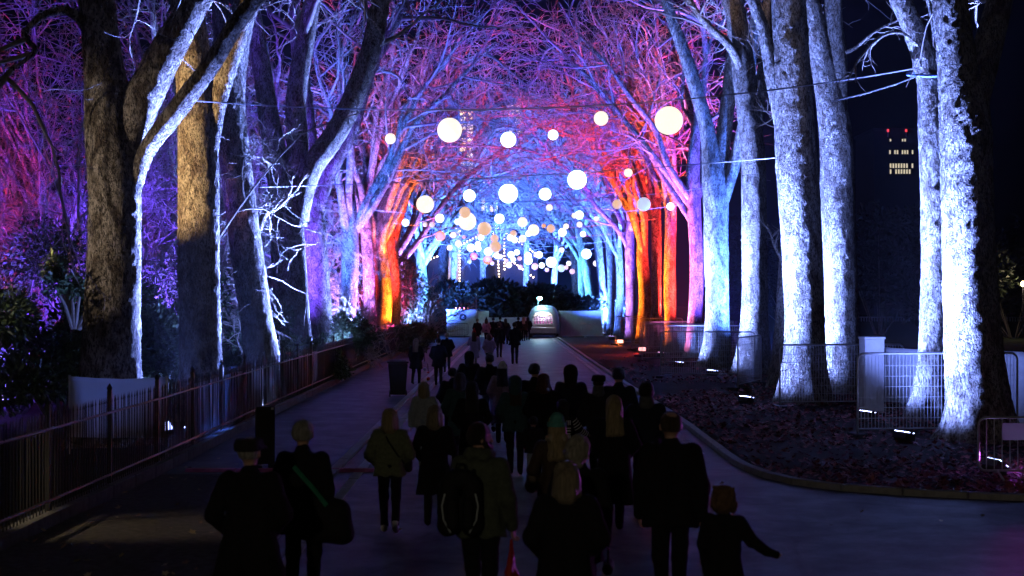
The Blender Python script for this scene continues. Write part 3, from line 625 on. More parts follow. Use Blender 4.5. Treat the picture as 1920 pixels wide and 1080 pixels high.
rt(-5.2, 122.8, (-6.2, 124, 9), 14, LILAC, 40000, 'floodlight at the violet pink tree beside the cabin')
# washes that colour the crowns and the thicket
W_ = [(-12.0, 32.5, (-15, 44, 8), VIO, 8000, 75), (-18, 31, (-18, 45, 6), VIO, 5000, 70), (-18.5, 33, (-17.5, 46, 5.5), RED, 5500, 55), (-11.2, 38.0, (-12.2, 50, 8), VIO, 8000, 55), (-9.9, 55, (-9.5, 67, 14), VIO, 5000, 70),
      (-9.6, 62, (-7, 71, 16), BLUE, 8000, 75), (-9.0, 70, (-6, 79, 16), LILAC, 6000, 80), (-8.8, 80, (-6, 86, 13), RED, 6000, 70), (-8.6, 90, (-6, 99, 14), MAG, 4500, 75), (-8.6, 104, (-3, 116, 14), BLUE, 24000, 95), (-7, 128, (-2, 140, 16), BLUE, 26000, 95),
      (-4, 154, (-4, 170, 18), BLUE, 40000, 100), (4, 154, (3, 170, 18), BLUE, 40000, 100), (9.5, 120, (5, 130, 16), BLUE, 24000, 95), (10, 104, (4, 112, 15), BLUE, 20000, 95), (10.4, 93, (6, 100, 16), VIO, 9000, 85),
      (10.4, 83, (5, 89, 15), RED, 11000, 80), (10.6, 74, (5, 82, 17), RED, 5000, 75), (10.8, 66, (6, 73, 16), VIO, 9000, 85), (10.6, 57, (7, 64, 15), BLUE, 9000, 85)]
for i, (x, y, t, c, p, a) in enumerate(W_):
    side = 'left' if x < 0 else 'right'
    flood(x, y, t, c, p * KP, a, '%s wash floodlight on the soil behind the %s trees, %s from the camera' % (cname(c), side, ['first', 'second', 'third', 'fourth', 'fifth', 'sixth', 'seventh', 'eighth', 'ninth', 'tenth', 'eleventh', 'twelfth'][sum(1 for q in W_ if (q[0] < 0) == (x < 0) and q[1] < y)]), size=.2)
# added out-of-frame spotlight on the second left trunk; its real source is unseen
flood(-17.5, 25.0, (-7.7, 34.0, 6.8), AMB, 26000, 20, 'amber garden spotlight in the shrubbery beyond the left edge', blend=.5)

flood(-19.0, 19.0, (-8.2, 28.0, 4.8), (1.0, .80, .66), 6000, 22, 'warm garden floodlight in the shrubbery beyond the left edge', blend=.9)  # added to warm the first dark trunk, source unseen
flood(-7.2, 29.6, (-6.15, 29.4, .8), BLUE, 5500, 125, 'low blue floodlight behind the translucent sheet on the railings')  # added behind the sheet so that it glows blue
flood(-9.6, 16.6, (-4.9, 18.0, 0.0), (1.0, .78, .50), 620, 30, 'warm path light on a short post beyond the railings', z=1.9, blend=1.0)  # added lamp for the warm patch on the gravel
pp = empty('lamp_pole', (-9.6, 16.6, 0), 0, 'added post under the warm stand-in light, outside the view', 'pole'); MB().tube([(0, 0, -.2), (0, 0, 1.9)], .05, 8).obj('pole', M_DARKMETAL, pp)  # post added only to carry that lamp
flood(-18.0, 31.0, (-8.3, 44.0, 6.0), (1.0, .36, .42), 9000, 13, 'rosy garden floodlight in the shrubbery beyond the left edge', blend=.8)  # added to tint the leaning trunk red
flood(6.75, 88.6, (5.6, 86.5, 0.0), ORG, 1500, 75, 'small orange floodlight washing the leaves before the glowing orange tree')  # extra lamp imitating ground spill of the orange tree floodlights
flood(6.9, 75.2, (5.9, 73.4, 0.0), RED, 600, 50, 'small red floodlight washing the leaves before the rosy orange trunk')  # extra lamp imitating red spill on the ground
flood(9.9, 25.2, (7.4, 21.2, 0.1), (.75, .12, 1.0), 900, 62, 'violet floodlight on the leaves behind the small barrier')  # added to turn the leaf bed purple
for _y in (36.6, 44.6, 53.0): flood(-6.95, _y, (-6.15, _y, .8), ICE, 900, 50, 'small floodlight behind the netting on the railings, %s one from the camera' % {36.6: 'first', 44.6: 'second', 53.0: 'third'}[_y])  # added leak lamps so the netting shows lit strips
# added lamp outside the frame, standing in for an unseen warm source
def added_park_lamp(x, y, h, c, power, label, z=0):
    o = empty('street_lamp', (x, y, z), 0, label, 'street lamp', 'added stand-in lamps outside the view')
    MB().lathe([(.14, 0), (.14, .5), (.08, .6), (.06, 1.0), (.045, h - .2), (.10, h - .12), (.11, h)], n=12).obj('post', M_DARKMETAL, o, True)
    MB().lathe([(.10, h), (.17, h + .22), (.15, h + .36)], n=12).obj('lantern', glow('lantern_glass', c, 6.0), o, True)
    MB().lathe([(.20, h + .36), (.12, h + .46), (.02, h + .56)], n=12).obj('cap', M_DARKMETAL, o, True)
    l = bpy.data.lights.new('lantern_light', 'POINT'); l.energy = power; l.color = c; l.shadow_soft_size = .2; q = bpy.data.objects.new('lantern_light', l); COL.objects.link(q); q.location = (x, y, z + h + .8)
added_park_lamp(-2.5, -9.0, 5.0, (1.0, .86, .66), 850, 'added black park lamp behind the viewer, stand-in for unseen warm light')
# ================================================================== railings on the left
FLINE = [(-6.0, 10), (-5.95, 19), (-5.92, 24), (-6.05, 36), (-6.1, 60), (-5.9, 84), (-5.6, 100)]
fence = empty('iron_railings', (-6.0, 10, 0), 0, 'long black iron railings with close pickets along the left side', 'fence'); FO = Vector((-6.0, 10, 0))
pk = MB().box((0, 0, .62), (.014, .014, 1.24)); pk.add([(-.011, -.011, 1.24), (.011, -.011, 1.24), (.011, .011, 1.24), (-.011, .011, 1.24), (0, 0, 1.34)], [(0, 1, 4), (1, 2, 4), (2, 3, 4), (3, 0, 4), (3, 2, 1, 0)])
pkm = pk.mesh('picket'); pkm.materials.append(M_DARKMETAL)
pts = polyline_pts(FLINE, .115); far = MB()
for i, p in enumerate(pts):
    q = p - FO
    if i < 300:
        o = obj('picket', pkm, None, fence); o.location = (q.x, q.y, .13); o.rotation_euler = (random.gauss(0, .006), random.gauss(0, .008), random.uniform(-.1, .1))
    else:
        far.add([(v[0] + q.x, v[1] + q.y, v[2] + .13) for v in pk.v], pk.f)
tag(far.obj('far_pickets', M_DARKMETAL, fence), kind='stuff')
fp = polyline_pts(FLINE, 2.76); fpm = MB().box((0, 0, .74), (.06, .06, 1.48)).lathe([(.03, 1.48), (.045, 1.53), (.0, 1.6)], n=8).mesh('post'); fpm.materials.append(M_DARKMETAL)
for p in fp:
    o = obj('post', fpm, None, fence); o.location = (p.x - FO.x - .03, p.y - FO.y + .055, .05)
for z, nm in ((.30, 'bottom_rail'), (1.22, 'top_rail')):
    MB().tube([(x - FO.x, y - FO.y, z) for x, y in FLINE], .021, 6).obj(nm, M_DARKMETAL, fence)

def sheet_mat():
    m, nt, b = newmat('translucent_sheet'); tr = N(nt, 'ShaderNodeBsdfTranslucent'); df = N(nt, 'ShaderNodeBsdfDiffuse'); mx = N(nt, 'ShaderNodeMixShader'); mx.inputs[0].default_value = .5
    tr.inputs[0].default_value = (.6, .62, .65, 1); df.inputs[0].default_value = (.6, .61, .62, 1); nt.links.new(tr.outputs[0], mx.inputs[1]); nt.links.new(df.outputs[0], mx.inputs[2]); nt.links.new(mx.outputs[0], nt.nodes['Material Output'].inputs[0]); return m
M_SHEET = sheet_mat()
# white hoarding behind the railings, sagging sheet on a frame
def panel(name, label, a, b, z0, z1, m, cat='hoarding', sag=.04, frame=True, posts=True, seed=1, group=None, th=.03):
    a, b = Vector(a), Vector(b); o = empty(name, ((a.x + b.x) / 2, (a.y + b.y) / 2, 0), math.atan2(b.y - a.y, b.x - a.x), label, cat, group); L = (b - a).length
    n, k = 24, 12; V = []
    for s in (0, 1):
        for i in range(n):
            for j in range(k):
                u, v = i / (n - 1), j / (k - 1); V.append(((u - .5) * L, (s - .5) * th + sag * float(vnoise(np.array([u * 3 + seed, v * 2, seed]))), z0 + (z1 - z0) * v - (sag * .8 * math.sin(math.pi * u) if j == k - 1 else 0)))
    F = []
    for s in (0, 1):
        for i in range(n - 1):
            for j in range(k - 1):
                q = [s * n * k + i * k + j, s * n * k + (i + 1) * k + j, s * n * k + (i + 1) * k + j + 1, s * n * k + i * k + j + 1]; F.append(q if s == 0 else q[::-1])
    for i in range(n - 1):
        for j in (0, k - 1): F.append([i * k + j, (i + 1) * k + j, n * k + (i + 1) * k + j, n * k + i * k + j])
    for i in (0, n - 1):
        for j in range(k - 1): F.append([i * k + j, i * k + j + 1, n * k + i * k + j + 1, n * k + i * k + j])
    obj('sheet', np_mesh('sheet', np.array(V), [np.array(F)]), m, o)
    if posts:
        for s in (-1, 1): MB().tube([(s * (L / 2 + .02), .05, -.1), (s * (L / 2 + .02), .05, z1 + .02)], .025, 8).obj('post', M_GALV, o)
    return o
panel('hoarding', 'white sagging hoarding sheet in front of the thick dark tree', (-8.15, 26.2), (-6.35, 26.0), .35, 1.47, M_SHEET, sag=.05, th=.008)

for _a, _b, _n in ((31.9, 37.4, 'leaning reddish tree'), (37.5, 44.0, 'violet forked tree'), (44.1, 51.0, 'slim white lit tree'), (51.1, 58.0, 'pale glowing bush')):
    panel('light_catch_netting', 'added translucent netting catching lamp light behind the railings near the ' + _n, (-6.16, _b), (-6.14, _a), .2, 1.26, M_SHEET, cat='netting', sag=.02, posts=False, seed=int(_a), th=.004)  # netting added to show strips of lamp light and hide the lenses
panel('light_catch_netting', 'blue lit translucent netting hung behind the railings at the yellow trunk', (-6.14, 31.8), (-6.08, 26.4), .2, 1.28, M_SHEET, cat='netting', sag=.02, posts=False, seed=21, th=.004)
# ================================================================== temporary fencing on the right
def mesh_panel(name, label, a, b, h, cat='fence panel', wires=True, group='temporary wire mesh fence panels'):
    a, b = Vector((*a, 0)), Vector((*b, 0)); L = (b - a).length; o = empty(name, a, math.atan2(b.y - a.y, b.x - a.x), label, cat, group); r = .15
    arc = lambda cx, cz, a0, a1: [(cx + r * math.cos(t), 0, cz + r * math.sin(t)) for t in np.linspace(a0, a1, 6)]
    fr = [(0, 0, .02)] + arc(r, h - r, math.pi, math.pi / 2) + arc(L - r, h - r, math.pi / 2, 0) + [(L, 0, .02)]
    MB().tube(fr, .024, 8).obj('frame', M_GALV, o, True)
    for z in (.22,): MB().tube([(0, 0, z), (L, 0, z)], .016, 6).obj('bottom_rail', M_GALV, o)
    wm = MB(); n = int(L / .075)
    for k in range(1, n):
        x = L * k / n; wm.box((x, 0, (.22 + h - .02) / 2), (.009, .006, h - .24))
    for k in range(1, 7): wm.box((L / 2, .006, .22 + (h - .26) * k / 7), (L, .006, .009))
    tag(wm.obj('wire_mesh', M_GALV, o), kind='stuff')
    for x in (0, L): MB().box((x, 0, .07), (.24, .62, .13)).obj('foot_block', surf('rubber_block', (.03, .03, .03), rough=.8), o, bevel=.02)
    return o
mesh_panel('mesh_fence_panel', 'tall wire mesh panel standing before the two pale right edge trees', (7.12, 29.3), (10.55, 29.7), 1.77)
mesh_panel('mesh_fence_panel', 'wire mesh panel crossing in front of the brightest white tree', (6.95, 36.9), (10.3, 37.4), 1.70)
mesh_panel('mesh_fence_panel', 'wire mesh panel slanting away before the blue white mottled tree', (7.05, 44.4), (8.3, 47.4), 1.68)
mesh_panel('mesh_fence_panel', 'wire mesh panel before the tree with three limbs, ending at the slanting panel', (5.35, 51.2), (8.6, 50.4), 1.72)
mesh_panel('mesh_fence_panel', 'mesh panel before the pink lit tree', (6.55, 61.0), (9.9, 60.4), 1.75)
mesh_panel('mesh_fence_panel', 'mesh panel before the rosy edged orange trunk', (5.9, 64.5), (9.2, 65.2), 1.75)
mesh_panel('mesh_fence_panel', 'mesh panel set askew before the orange flecked dark trunk', (6.3, 70.0), (8.9, 72.1), 1.75)
mesh_panel('mesh_fence_panel', 'mesh panel before the glowing orange tree', (6.6, 78.5), (9.6, 80), 1.8)
mesh_panel('mesh_fence_panel', 'mesh panel before the purple pink tree', (6.4, 88), (9.6, 90.5), 1.8)
mesh_panel('mesh_fence_panel', 'mesh panel at the right edge behind the massive tree', (10.75, 29.75), (13.9, 30.0), 1.77)
def barrier(a, b, label, h=1.02, m=None, group='crowd control barriers'):
    m = m or M_GALV; a, b = Vector((*a, 0)), Vector((*b, 0)); L = (b - a).length; o = empty('crowd_barrier', a, math.atan2(b.y - a.y, b.x - a.x), label, 'barrier', group); r = .12; z0 = .18
    c = lambda cx, cz, a0, a1: [(cx + r * math.cos(t), 0, cz + r * math.sin(t)) for t in np.linspace(a0, a1, 5)]
    loop = c(r, h - r, math.pi, math.pi / 2) + c(L - r, h - r, math.pi / 2, 0) + c(L - r, z0 + r, 0, -math.pi / 2) + c(r, z0 + r, -math.pi / 2, -math.pi); loop.append(loop[0])
    MB().tube(loop, .019, 8).obj('frame', m, o, True); n = max(3, int(L / .125))
    bar = MB().tube([(0, 0, z0), (0, 0, h)], .008, 6).mesh('bar'); bar.materials.append(m)
    for k in range(1, n): q = obj('bar', bar, None, o); q.location = (L * k / n, 0, 0)
    for x in (L * .15, L * .85): MB().tube([(x, -.32, .012), (x, -.28, .05), (x, 0, z0), (x, .28, .05), (x, .32, .012)], .018, 6).obj('foot', m, o)
    return o
barrier((7.38, 22.5), (9.4, 22.6), 'small steel crowd barrier at the right edge with a white sign hung on it')
sg = MB().box((0, 0, 0), (.37, .008, .27)).obj('warning_sign', M_SHEET); sg.location = (7.93, 22.49, .80); sg.rotation_euler = (0, 0, .05); tag(sg, 'white sheet sign hanging on the barrier at the right edge', 'sign')
# white cabinet and leaning boards behind the mesh panel
cb = empty('utility_cabinet', (9.0, 35.6, 0.05), .12, 'white box cabinet behind the wire mesh panel', 'cabinet'); MB().box((0, 0, .92), (.50, .45, 1.84)).obj('body', M_WHITE, cb, bevel=.02); MB().box((0, 0, 1.87), (.54, .49, .06)).obj('lid', M_WHITE, cb, bevel=.01)
panel('hoarding', 'translucent white sheet panel beside the box cabinet on the right', (9.35, 35.9), (11.0, 34.6), .3, 1.68, M_SHEET, sag=.05, seed=4, th=.008)
panel('hoarding', 'white sheet panel at the right edge behind the massive tree', (10.75, 31.2), (12.6, 30.8), .1, 1.75, M_WHITE, sag=.03, seed=7)

# ================================================================== hanging globes on cables
M_CABLE = surf('cable_rubber', (.10, .10, .11), (.06, .06, .07), rough=.5)
GC = {'W': ((.55, .75, 1.0), 4.5, 'cool white'), 'C': ((1.0, .83, .66), 1.35, 'warm white'), 'P': ((1.0, .60, .40), .85, 'peach'), 'O': ((1.0, .40, .17), .95, 'orange'), 'R': ((1.0, .13, .06), 1.1, 'red'), 'L': ((.62, .72, 1.0), .9, 'pale lilac')}
G_ = []
for X, Y, D, c in [(88, 162, 58, 'W'), (245, 175, 40, 'P'), (303, 178, 44, 'P'), (365, 127, 72, 'W'), (370, 270, 82, 'O'), (475, 262, 50, 'C'), (515, 330, 50, 'C'), (445, 365, 46, 'C'), (560, 280, 28, 'O'), (587, 150, 146, 'C'), (568, 78, 90, 'P'), (508, 155, 46, 'W'), (727, 212, 112, 'P'), (700, 282, 50, 'W'), (685, 265, 30, 'O'), (848, 130, 80, 'W'), (808, 290, 66, 'P'), (815, 357, 92, 'P'), (617, 365, 64, 'W'), (675, 335, 44, 'W'), (677, 372, 48, 'W'), (640, 435, 60, 'R'), (606, 477, 36, 'L'), (757, 397, 66, 'W'), (825, 428, 44, 'W'), (855, 437, 40, 'C'), (752, 465, 72, 'O'), (790, 490, 34, 'O'), (1035, 158, 80, 'C'), (1125, 222, 92, 'C'), (1085, 250, 50, 'W'), (1207, 187, 34, 'O'), (1265, 210, 68, 'P'), (960, 252, 56, 'P'), (935, 285, 52, 'W'), (972, 302, 50, 'W'), (1036, 292, 60, 'C'), (990, 402, 46, 'W'), (943, 422, 54, 'W'), (960, 460, 40, 'W'), (1012, 452, 36, 'O'), (1080, 430, 56, 'W'), (1083, 470, 66, 'W'), (907, 468, 28, 'O'), (925, 505, 50, 'C'), (1018, 523, 40, 'O'), (1135, 517, 56, 'O'), (1192, 508, 46, 'W'), (1233, 545, 34, 'O'), (1268, 482, 84, 'W'), (1350, 532, 60, 'L'), (1390, 525, 34, 'O'), (1410, 492, 40, 'C'), (1438, 558, 44, 'O'), (1353, 382, 40, 'C'), (1170, 422, 56, 'W'), (1143, 425, 34, 'R'), (1388, 192, 46, 'C'), (1358, 240, 66, 'W'), (1497, 177, 46, 'C'), (1495, 100, 70, 'W'), (1455, 105, 44, 'C'), (1253, 40, 54, 'C'), (1633, 130, 40, 'C'), (1525, 255, 46, 'W'), (1552, 415, 80, 'W'), (1520, 520, 56, 'W'), (1632, 492, 50, 'C')]:
    G_.append((740 + X * .2315, 380 + Y * .2315, D * .2315, c))
G_ += [(843, 244, 46, 'C'), (1254, 226, 53, 'C'), (1127, 222, 27, 'C'), (953, 262, 29, 'W'), (1037, 253, 19, 'W'), (732, 260, 20, 'C'), (797, 383, 33, 'C'), (1082, 337, 36, 'W'), (953, 363, 36, 'W'), (880, 367, 23, 'W'), (1022, 364, 23, 'W'), (1207, 383, 26, 'L'), (1178, 324, 16, 'C'), (1157, 383, 18, 'P'), (1257, 387, 14, 'W')]
BINS = [31.5, 44, 57, 68, 80, 94, 108, 124, 142]
us = MB(); nu, nv = 28, 14
us.v = [(math.sin(math.pi * j / nv) * math.cos(2 * math.pi * i / nu), math.sin(math.pi * j / nv) * math.sin(2 * math.pi * i / nu), math.cos(math.pi * j / nv)) for j in range(nv + 1) for i in range(nu)]
us.f = [(j * nu + i, (j + 1) * nu + i, (j + 1) * nu + (i + 1) % nu, j * nu + (i + 1) % nu) for j in range(nv) for i in range(nu)]
cable_ends = {31.5: ((-7.0, 30.0, 7.1), (9.7, 33.4, 8.35)), 44: ((-7.8, 44.0, 6.35), (7.5, 39.2, 6.8))}
def cable_z(b, x):
    (x0, y0, z0), (x1, y1, z1) = cable_ends.get(b, ((-7.2, b, 7.2), (8.2, b, 7.4))); t = (x - x0) / (x1 - x0)
    sag = {31.5: .55, 44: .12}.get(b, .5)
    return x, y0 + (y1 - y0) * t, z0 + (z1 - z0) * t - sag * 4 * t * (1 - t)
ordw = ['first', 'second', 'third', 'fourth', 'fifth', 'sixth', 'seventh', 'eighth', 'ninth', 'tenth', 'eleventh', 'twelfth', 'thirteenth', 'fourteenth', 'fifteenth', 'sixteenth', 'seventeenth', 'eighteenth', 'nineteenth', 'twentieth', 'twenty-first', 'twenty-second', 'twenty-third', 'twenty-fourth', 'twenty-fifth', 'twenty-sixth', 'twenty-seventh', 'twenty-eighth', 'twenty-ninth', 'thirtieth', 'thirty-first', 'thirty-second', 'thirty-third', 'thirty-fourth']
GMESH = {}
for (px, py, D, c) in G_:
    col, st, cn = GC[c]; dest = 3.5 * FPX / (560 - py); b = min(BINS, key=lambda q: abs(math.log(q / dest)))
    if b > 31.5 and py > 300 and b == 31.5: b = 44
    d0 = b; p = at(px, py, d0); x, y, zc = cable_z(b, p.x); p = at(px, py, y); r = D / 2 * y / FPX
    big = D > 24; zone = 'top row' if py < 300 else ('middle row' if py < 395 else 'far cluster')
    peers = sorted(q[0] for q in G_ if q[3] == c and (q[1] < 300) == (py < 300) and (300 <= q[1] < 395) == (300 <= py < 395))
    o = empty('globe_light', p, 0, '%s %s globe, %s %s one from the left in the %s' % ('large' if big else 'small', cn, ordw[peers.index(px)], cn, zone), 'globe light', 'globe lights hanging over the path')
    if c not in GMESH:
        g = us.mesh('globe', True); g.materials.append(glow('globe_' + cn.replace(' ', '_'), col, st)); GMESH[c] = g
    s = obj('globe', GMESH[c], None, o); s.scale = (r, r, r)
    up = max(zc - p.z, r + .05); MB().tube([(0, 0, r * .9), (0, 0, up)], .006, 4).obj('drop_wire', M_CABLE, o); MB().lathe([(r * .16, r * .93), (r * .16, r * 1.08)], n=8).obj('collar', M_BLACKPL, o)
for i, b in enumerate(BINS):
    (x0, y0, z0), (x1, y1, z1) = cable_ends.get(b, ((-7.2, b, 7.2), (8.2, b, 7.4)))
    o = MB().tube([cable_z(b, x0 + (x1 - x0) * t) for t in np.linspace(0, 1, 30)], .015 if b > 40 else .016, 6).obj('suspension_cable', surf('steel_cable', (.5, .5, .52), (.35, .35, .37), rough=.5, metal=.5))
    tag(o, 'cable carrying globes across the avenue, %s from the camera' % ordw[i], 'cable', 'cables across the avenue')
o = MB().tube([at(1733, 137, 33.3), at(1680, 158, 33.1), at(1620, 176, 32.8), at(1560, 190, 32.6)], .02, 6).obj('suspension_cable', MATS['steel_cable']); tag(o, 'loose second cable hanging below the one tied to the pale fork', 'cable', 'cables across the avenue')
st = empty('cable_strap', at(1741, 135, 33.25), 0, 'strap holding the cable round the pale forked tree', 'strap'); MB().tube([(math.cos(a) * .38, math.sin(a) * .38 + .35, .1 * math.sin(a)) for a in np.linspace(0, 2 * math.pi, 20)], .045, 6).obj('band', surf('blue_strap', (.15, .25, .5)), st)

# ================================================================== bin, sign post, cable ramp
wb = empty('wheelie_bin', gp(746, 743), .1, 'black wheelie bin on the strip left of the path', 'bin'); wb.location.z = 0
bm = MB(); bm.add([(-.22, -.24, .06), (.22, -.24, .06), (.22, .24, .06), (-.22, .24, .06), (-.29, -.33, .98), (.29, -.33, .98), (.29, .33, .98), (-.29, .33, .98)], [(3, 2, 1, 0), (4, 5, 6, 7), (0, 1, 5, 4), (1, 2, 6, 5), (2, 3, 7, 6), (3, 0, 4, 7)]); bm.obj('body', M_BLACKPL, wb, bevel=.03)
MB().box((0, 0, 1.02), (.63, .72, .06)).box((0, .02, 1.06), (.5, .5, .03)).obj('lid', M_BLACKPL, wb, bevel=.015)
MB().tube([(-.26, -.40, .99), (.26, -.40, .99)], .018, 8).obj('handle', M_BLACKPL, wb)
for s in (-1, 1): o = MB().lathe([(.10, -.02), (.10, .02)], n=14).obj('wheel', M_BLACKPL, wb); o.location = (s * .24, -.22, .10); o.rotation_euler = (0, R(90), 0)
ab = empty('notice_board', gp(497, 880), .5, 'black notice board standing by the railings, seen from behind', 'sign board'); ab.location.z = 0
MB().box((0, 0, .58), (.34, .05, .98)).obj('panel', M_BLACKPL, ab, bevel=.01)
for s in (-1, 1): MB().box((s * .15, .0, .045), (.05, .42, .09)).obj('foot', M_BLACKPL, ab)
MB().box((.12, -.032, 1.03), (.05, .006, .04)).obj('tag', M_WHITE, ab)
cr = empty('cable_ramp', (-3.75, 23.9, 0), 0, 'cable ramp coloured as if pink lit, crossing the strip to the path edge', 'cable ramp')
for k in range(4): q = MB().add([(-.42, -.14, .003), (.42, -.14, .003), (.42, -.05, .05), (-.42, -.05, .05), (-.42, .05, .05), (.42, .05, .05), (.42, .14, .003), (-.42, .14, .003)], [(0, 1, 2, 3), (3, 2, 5, 4), (4, 5, 6, 7), (0, 3, 4, 7), (1, 6, 5, 2)]).obj('ramp_section', surf('ramp_pink_light_painted', (.55, .12, .26), (.3, .06, .14), rough=.6), cr); q.location = (-1.3 + k * .86, 0, 0)  # pink light painted into the ramp colour

# ================================================================== far end of the path: trailer, cabin, hoardings
M_SILVER = surf('polished_aluminium', (.75, .76, .78), (.66, .67, .7), scale=3, rough=.38, metal=.7)
tp = gp(1018, 634)
tr = empty('food_trailer', (tp.x, tp.y, 0), -.06, 'rounded silver food trailer with a glowing serving hatch', 'trailer')
W, Lg, H, zb = 2.35, 4.6, 2.1, .32
n = 22; prof = []
for k in range(n):                                    # rounded loaf section seen end-on
    a = math.pi * k / (n - 1); ca, sa = math.cos(a), math.sin(a)
    prof.append((W / 2 * math.copysign(abs(ca) ** .62, ca), zb + H * abs(sa) ** .72))
secs = [(0, .80), (.06, .90), (.2, .97), (.5, 1.0), (Lg - .5, 1.0), (Lg - .2, .96), (Lg - .05, .86), (Lg, .78)]; V = []; F = []
for y, s in secs: V += [(x * s, y, zb + (z - zb) * s + (1 - s) * .3) for x, z in prof]
for i in range(len(secs) - 1):
    for k in range(n - 1): F.append((i * n + k, i * n + k + 1, (i + 1) * n + k + 1, (i + 1) * n + k))
    F.append((i * n + n - 1, i * n, (i + 1) * n, (i + 1) * n + n - 1))
F.append(tuple(range((len(secs) - 1) * n, len(secs) * n)))
MB().add(V, F).obj('shell', M_SILVER, tr, True)
# front end with an arched hatch opening: ring wall round the hatch
hw, hz0, hz1 = .78, .80, 1.95; inn = []
for k in range(n):
    a = math.pi * k / (n - 1); ca, sa = math.cos(a), math.sin(a); inn.append((hw * math.copysign(abs(ca) ** .5, ca), hz0 + (hz1 - hz0) * abs(sa) ** .5))
s = .80; out = [(x * s, zb + (z - zb) * s + .06) for x, z in prof]
V = [(x, 0, z) for x, z in out] + [(x, -.01, z) for x, z in inn]; F = [(k, k + 1, n + k + 1, n + k) for k in range(n - 1)] + [(n - 1, 0, n, 2 * n - 1)]
MB().add(V, F).obj('end_wall', M_SILVER, tr, True)
MB().tube([(x, -.03, z) for x, z in inn], .035, 6).obj('hatch_trim', M_SILVER, tr, True)
MB().box((0, -.18, hz0 - .03), (1.75, .36, .04)).obj('counter', M_SILVER, tr, bevel=.01)
MB().box((0, 1.2, 1.4), (1.7, .02, 1.5)).obj('back_wall', surf('trailer_inside', (.7, .68, .72), (.6, .58, .62)), tr)
lm = MB().box((0, .7, 2.02), (1.1, .10, .05)).obj('strip_light', glow('trailer_strip', (.95, .85, 1.0), 14), tr)
for k, (z, cc) in enumerate([(1.68, (.85, .72, .45)), (1.36, (.75, .45, .7)), (1.10, (.7, .2, .5))]):
    sh = MB().box((0, 1.05, z - .08), (1.5, .22, .03)).obj('shelf', M_WHITE, tr)
    for j in range(7): q = MB().lathe([(.06, 0), (.06, .14), (.03, .19), (.03, .22)], n=8).obj('jar', surf('jar_%d' % k, cc), sh, True); q.location = (-.62 + j * .205, 1.02, z - .06)
l = bpy.data.lights.new('hatch_light', 'POINT'); l.energy = 110; l.color = (.85, .8, 1); l.shadow_soft_size = .15; q = bpy.data.objects.new('hatch_light', l); COL.objects.link(q); q.location = (tp.x, tp.y + .55, 1.85)
for sx in (-1, 1):
    for yy in (1.9, 2.8): o = MB().lathe([(.32, -.1), (.32, .1)], n=18).obj('wheel', M_BLACKPL, tr); o.location = (sx * .98, yy, .32); o.rotation_euler = (0, R(90), 0)
MB().tube([(0, -.05, .35), (0, -1.1, .38)], .04, 6).obj('tow_bar', M_GALV, tr); MB().box((0, 2.2, .28), (1.9, 4.2, .12)).obj('chassis', M_DARKMETAL, tr)
# work lamp on a short mast over the trailer
ml = empty('work_lamp', (tp.x - .35, tp.y + .3, 2.35), 0, 'cyan white work lamp on the roof of the silver trailer', 'lamp'); MB().tube([(0, 0, 0), (0, 0, .35), (.1, 0, .48)], .03, 6).obj('mast', M_GALV, ml); MB().lathe([(.05, 0), (.17, .06), (.19, .16), (.10, .24)], (.12, 0, .45), 12).obj('lamp_head', glow('work_lamp_glow', (.35, .9, 1.0), 30), ml, True)
l = bpy.data.lights.new('work_light', 'POINT'); l.energy = 260; l.color = (.35, .85, 1); l.shadow_soft_size = .2; q = bpy.data.objects.new('work_light', l); COL.objects.link(q); q.location = (tp.x - .23, tp.y - .5, 3.1)
# white cabin with round emblem
cp = gp(866, 632); cb = empty('site_cabin', (cp.x, cp.y, 0), .03, 'white cabin with a round dark emblem at the end of the path', 'cabin')
MB().box((0, 1.2, 1.05), (2.3, 2.4, 1.95)).obj('body', M_WHITE, cb, bevel=.03); MB().box((0, 1.2, 2.06), (2.4, 2.5, .08)).obj('roof', M_WHITE, cb, bevel=.02)
em = MB().lathe([(.27, 0), (.27, .012)], n=24).obj('emblem', surf('emblem_dark', (.03, .035, .05)), cb); em.location = (.08, -.004, 1.5); em.rotation_euler = (R(90), 0, 0)
MB().box((-.06, 0, .016), (.16, .05, .004)).box((0, -.08, .016), (.24, .04, .004)).box((.02, .08, .016), (.10, .08, .004)).obj('emblem_mark', M_WHITE, em)
for k in range(4): q = MB().lathe([(.05, 0), (.045, .1), (.02, .13)], n=8).obj('marker_lamp', glow('marker_red', (1, .18, .06), 9), cb); q.location = (-.45 + k * .3, .1, 2.1)
barrier((cp.x - 1.2, cp.y - 1.2), (cp.x + .5, cp.y - 1.1), 'dark crowd barrier in front of the white cabin', 1.05, M_DARKMETAL)
a = at(895, 620, 112); b = at(992, 620, 112)
panel('hoarding', 'long white hoarding between the cabin and the food trailer', (cp.x + 1.3, 110), (b.x, 112), .0, 1.45, M_WHITE, sag=.02, seed=9)
panel('hoarding', 'short white hoarding against the right side of the cabin', (cp.x + 1.18, cp.y + .6), (cp.x + 2.0, cp.y + .9), .0, 1.98, M_WHITE, sag=.02, seed=11)
panel('hoarding', 'pale blue lit hoarding right of the food trailer', (3.55, 107), (7.0, 109), .0, 2.0, M_WHITE, sag=.03, seed=12)
barrier((5.0, 103.5), (7.2, 104), 'crowd barrier before the pale blue hoarding')
lp = at(893, 620, 100); o = empty('lamp_post', (lp.x, 100, 0), 0, 'thin unlit pole behind the crowd near the cabin', 'pole'); MB().tube([(0, 0, 0), (0, 0, 3.5)], .035, 8).obj('pole', M_GALV, o); MB().box((0, -.1, 3.52), (.10, .35, .06)).obj('head', M_GALV, o, bevel=.01)

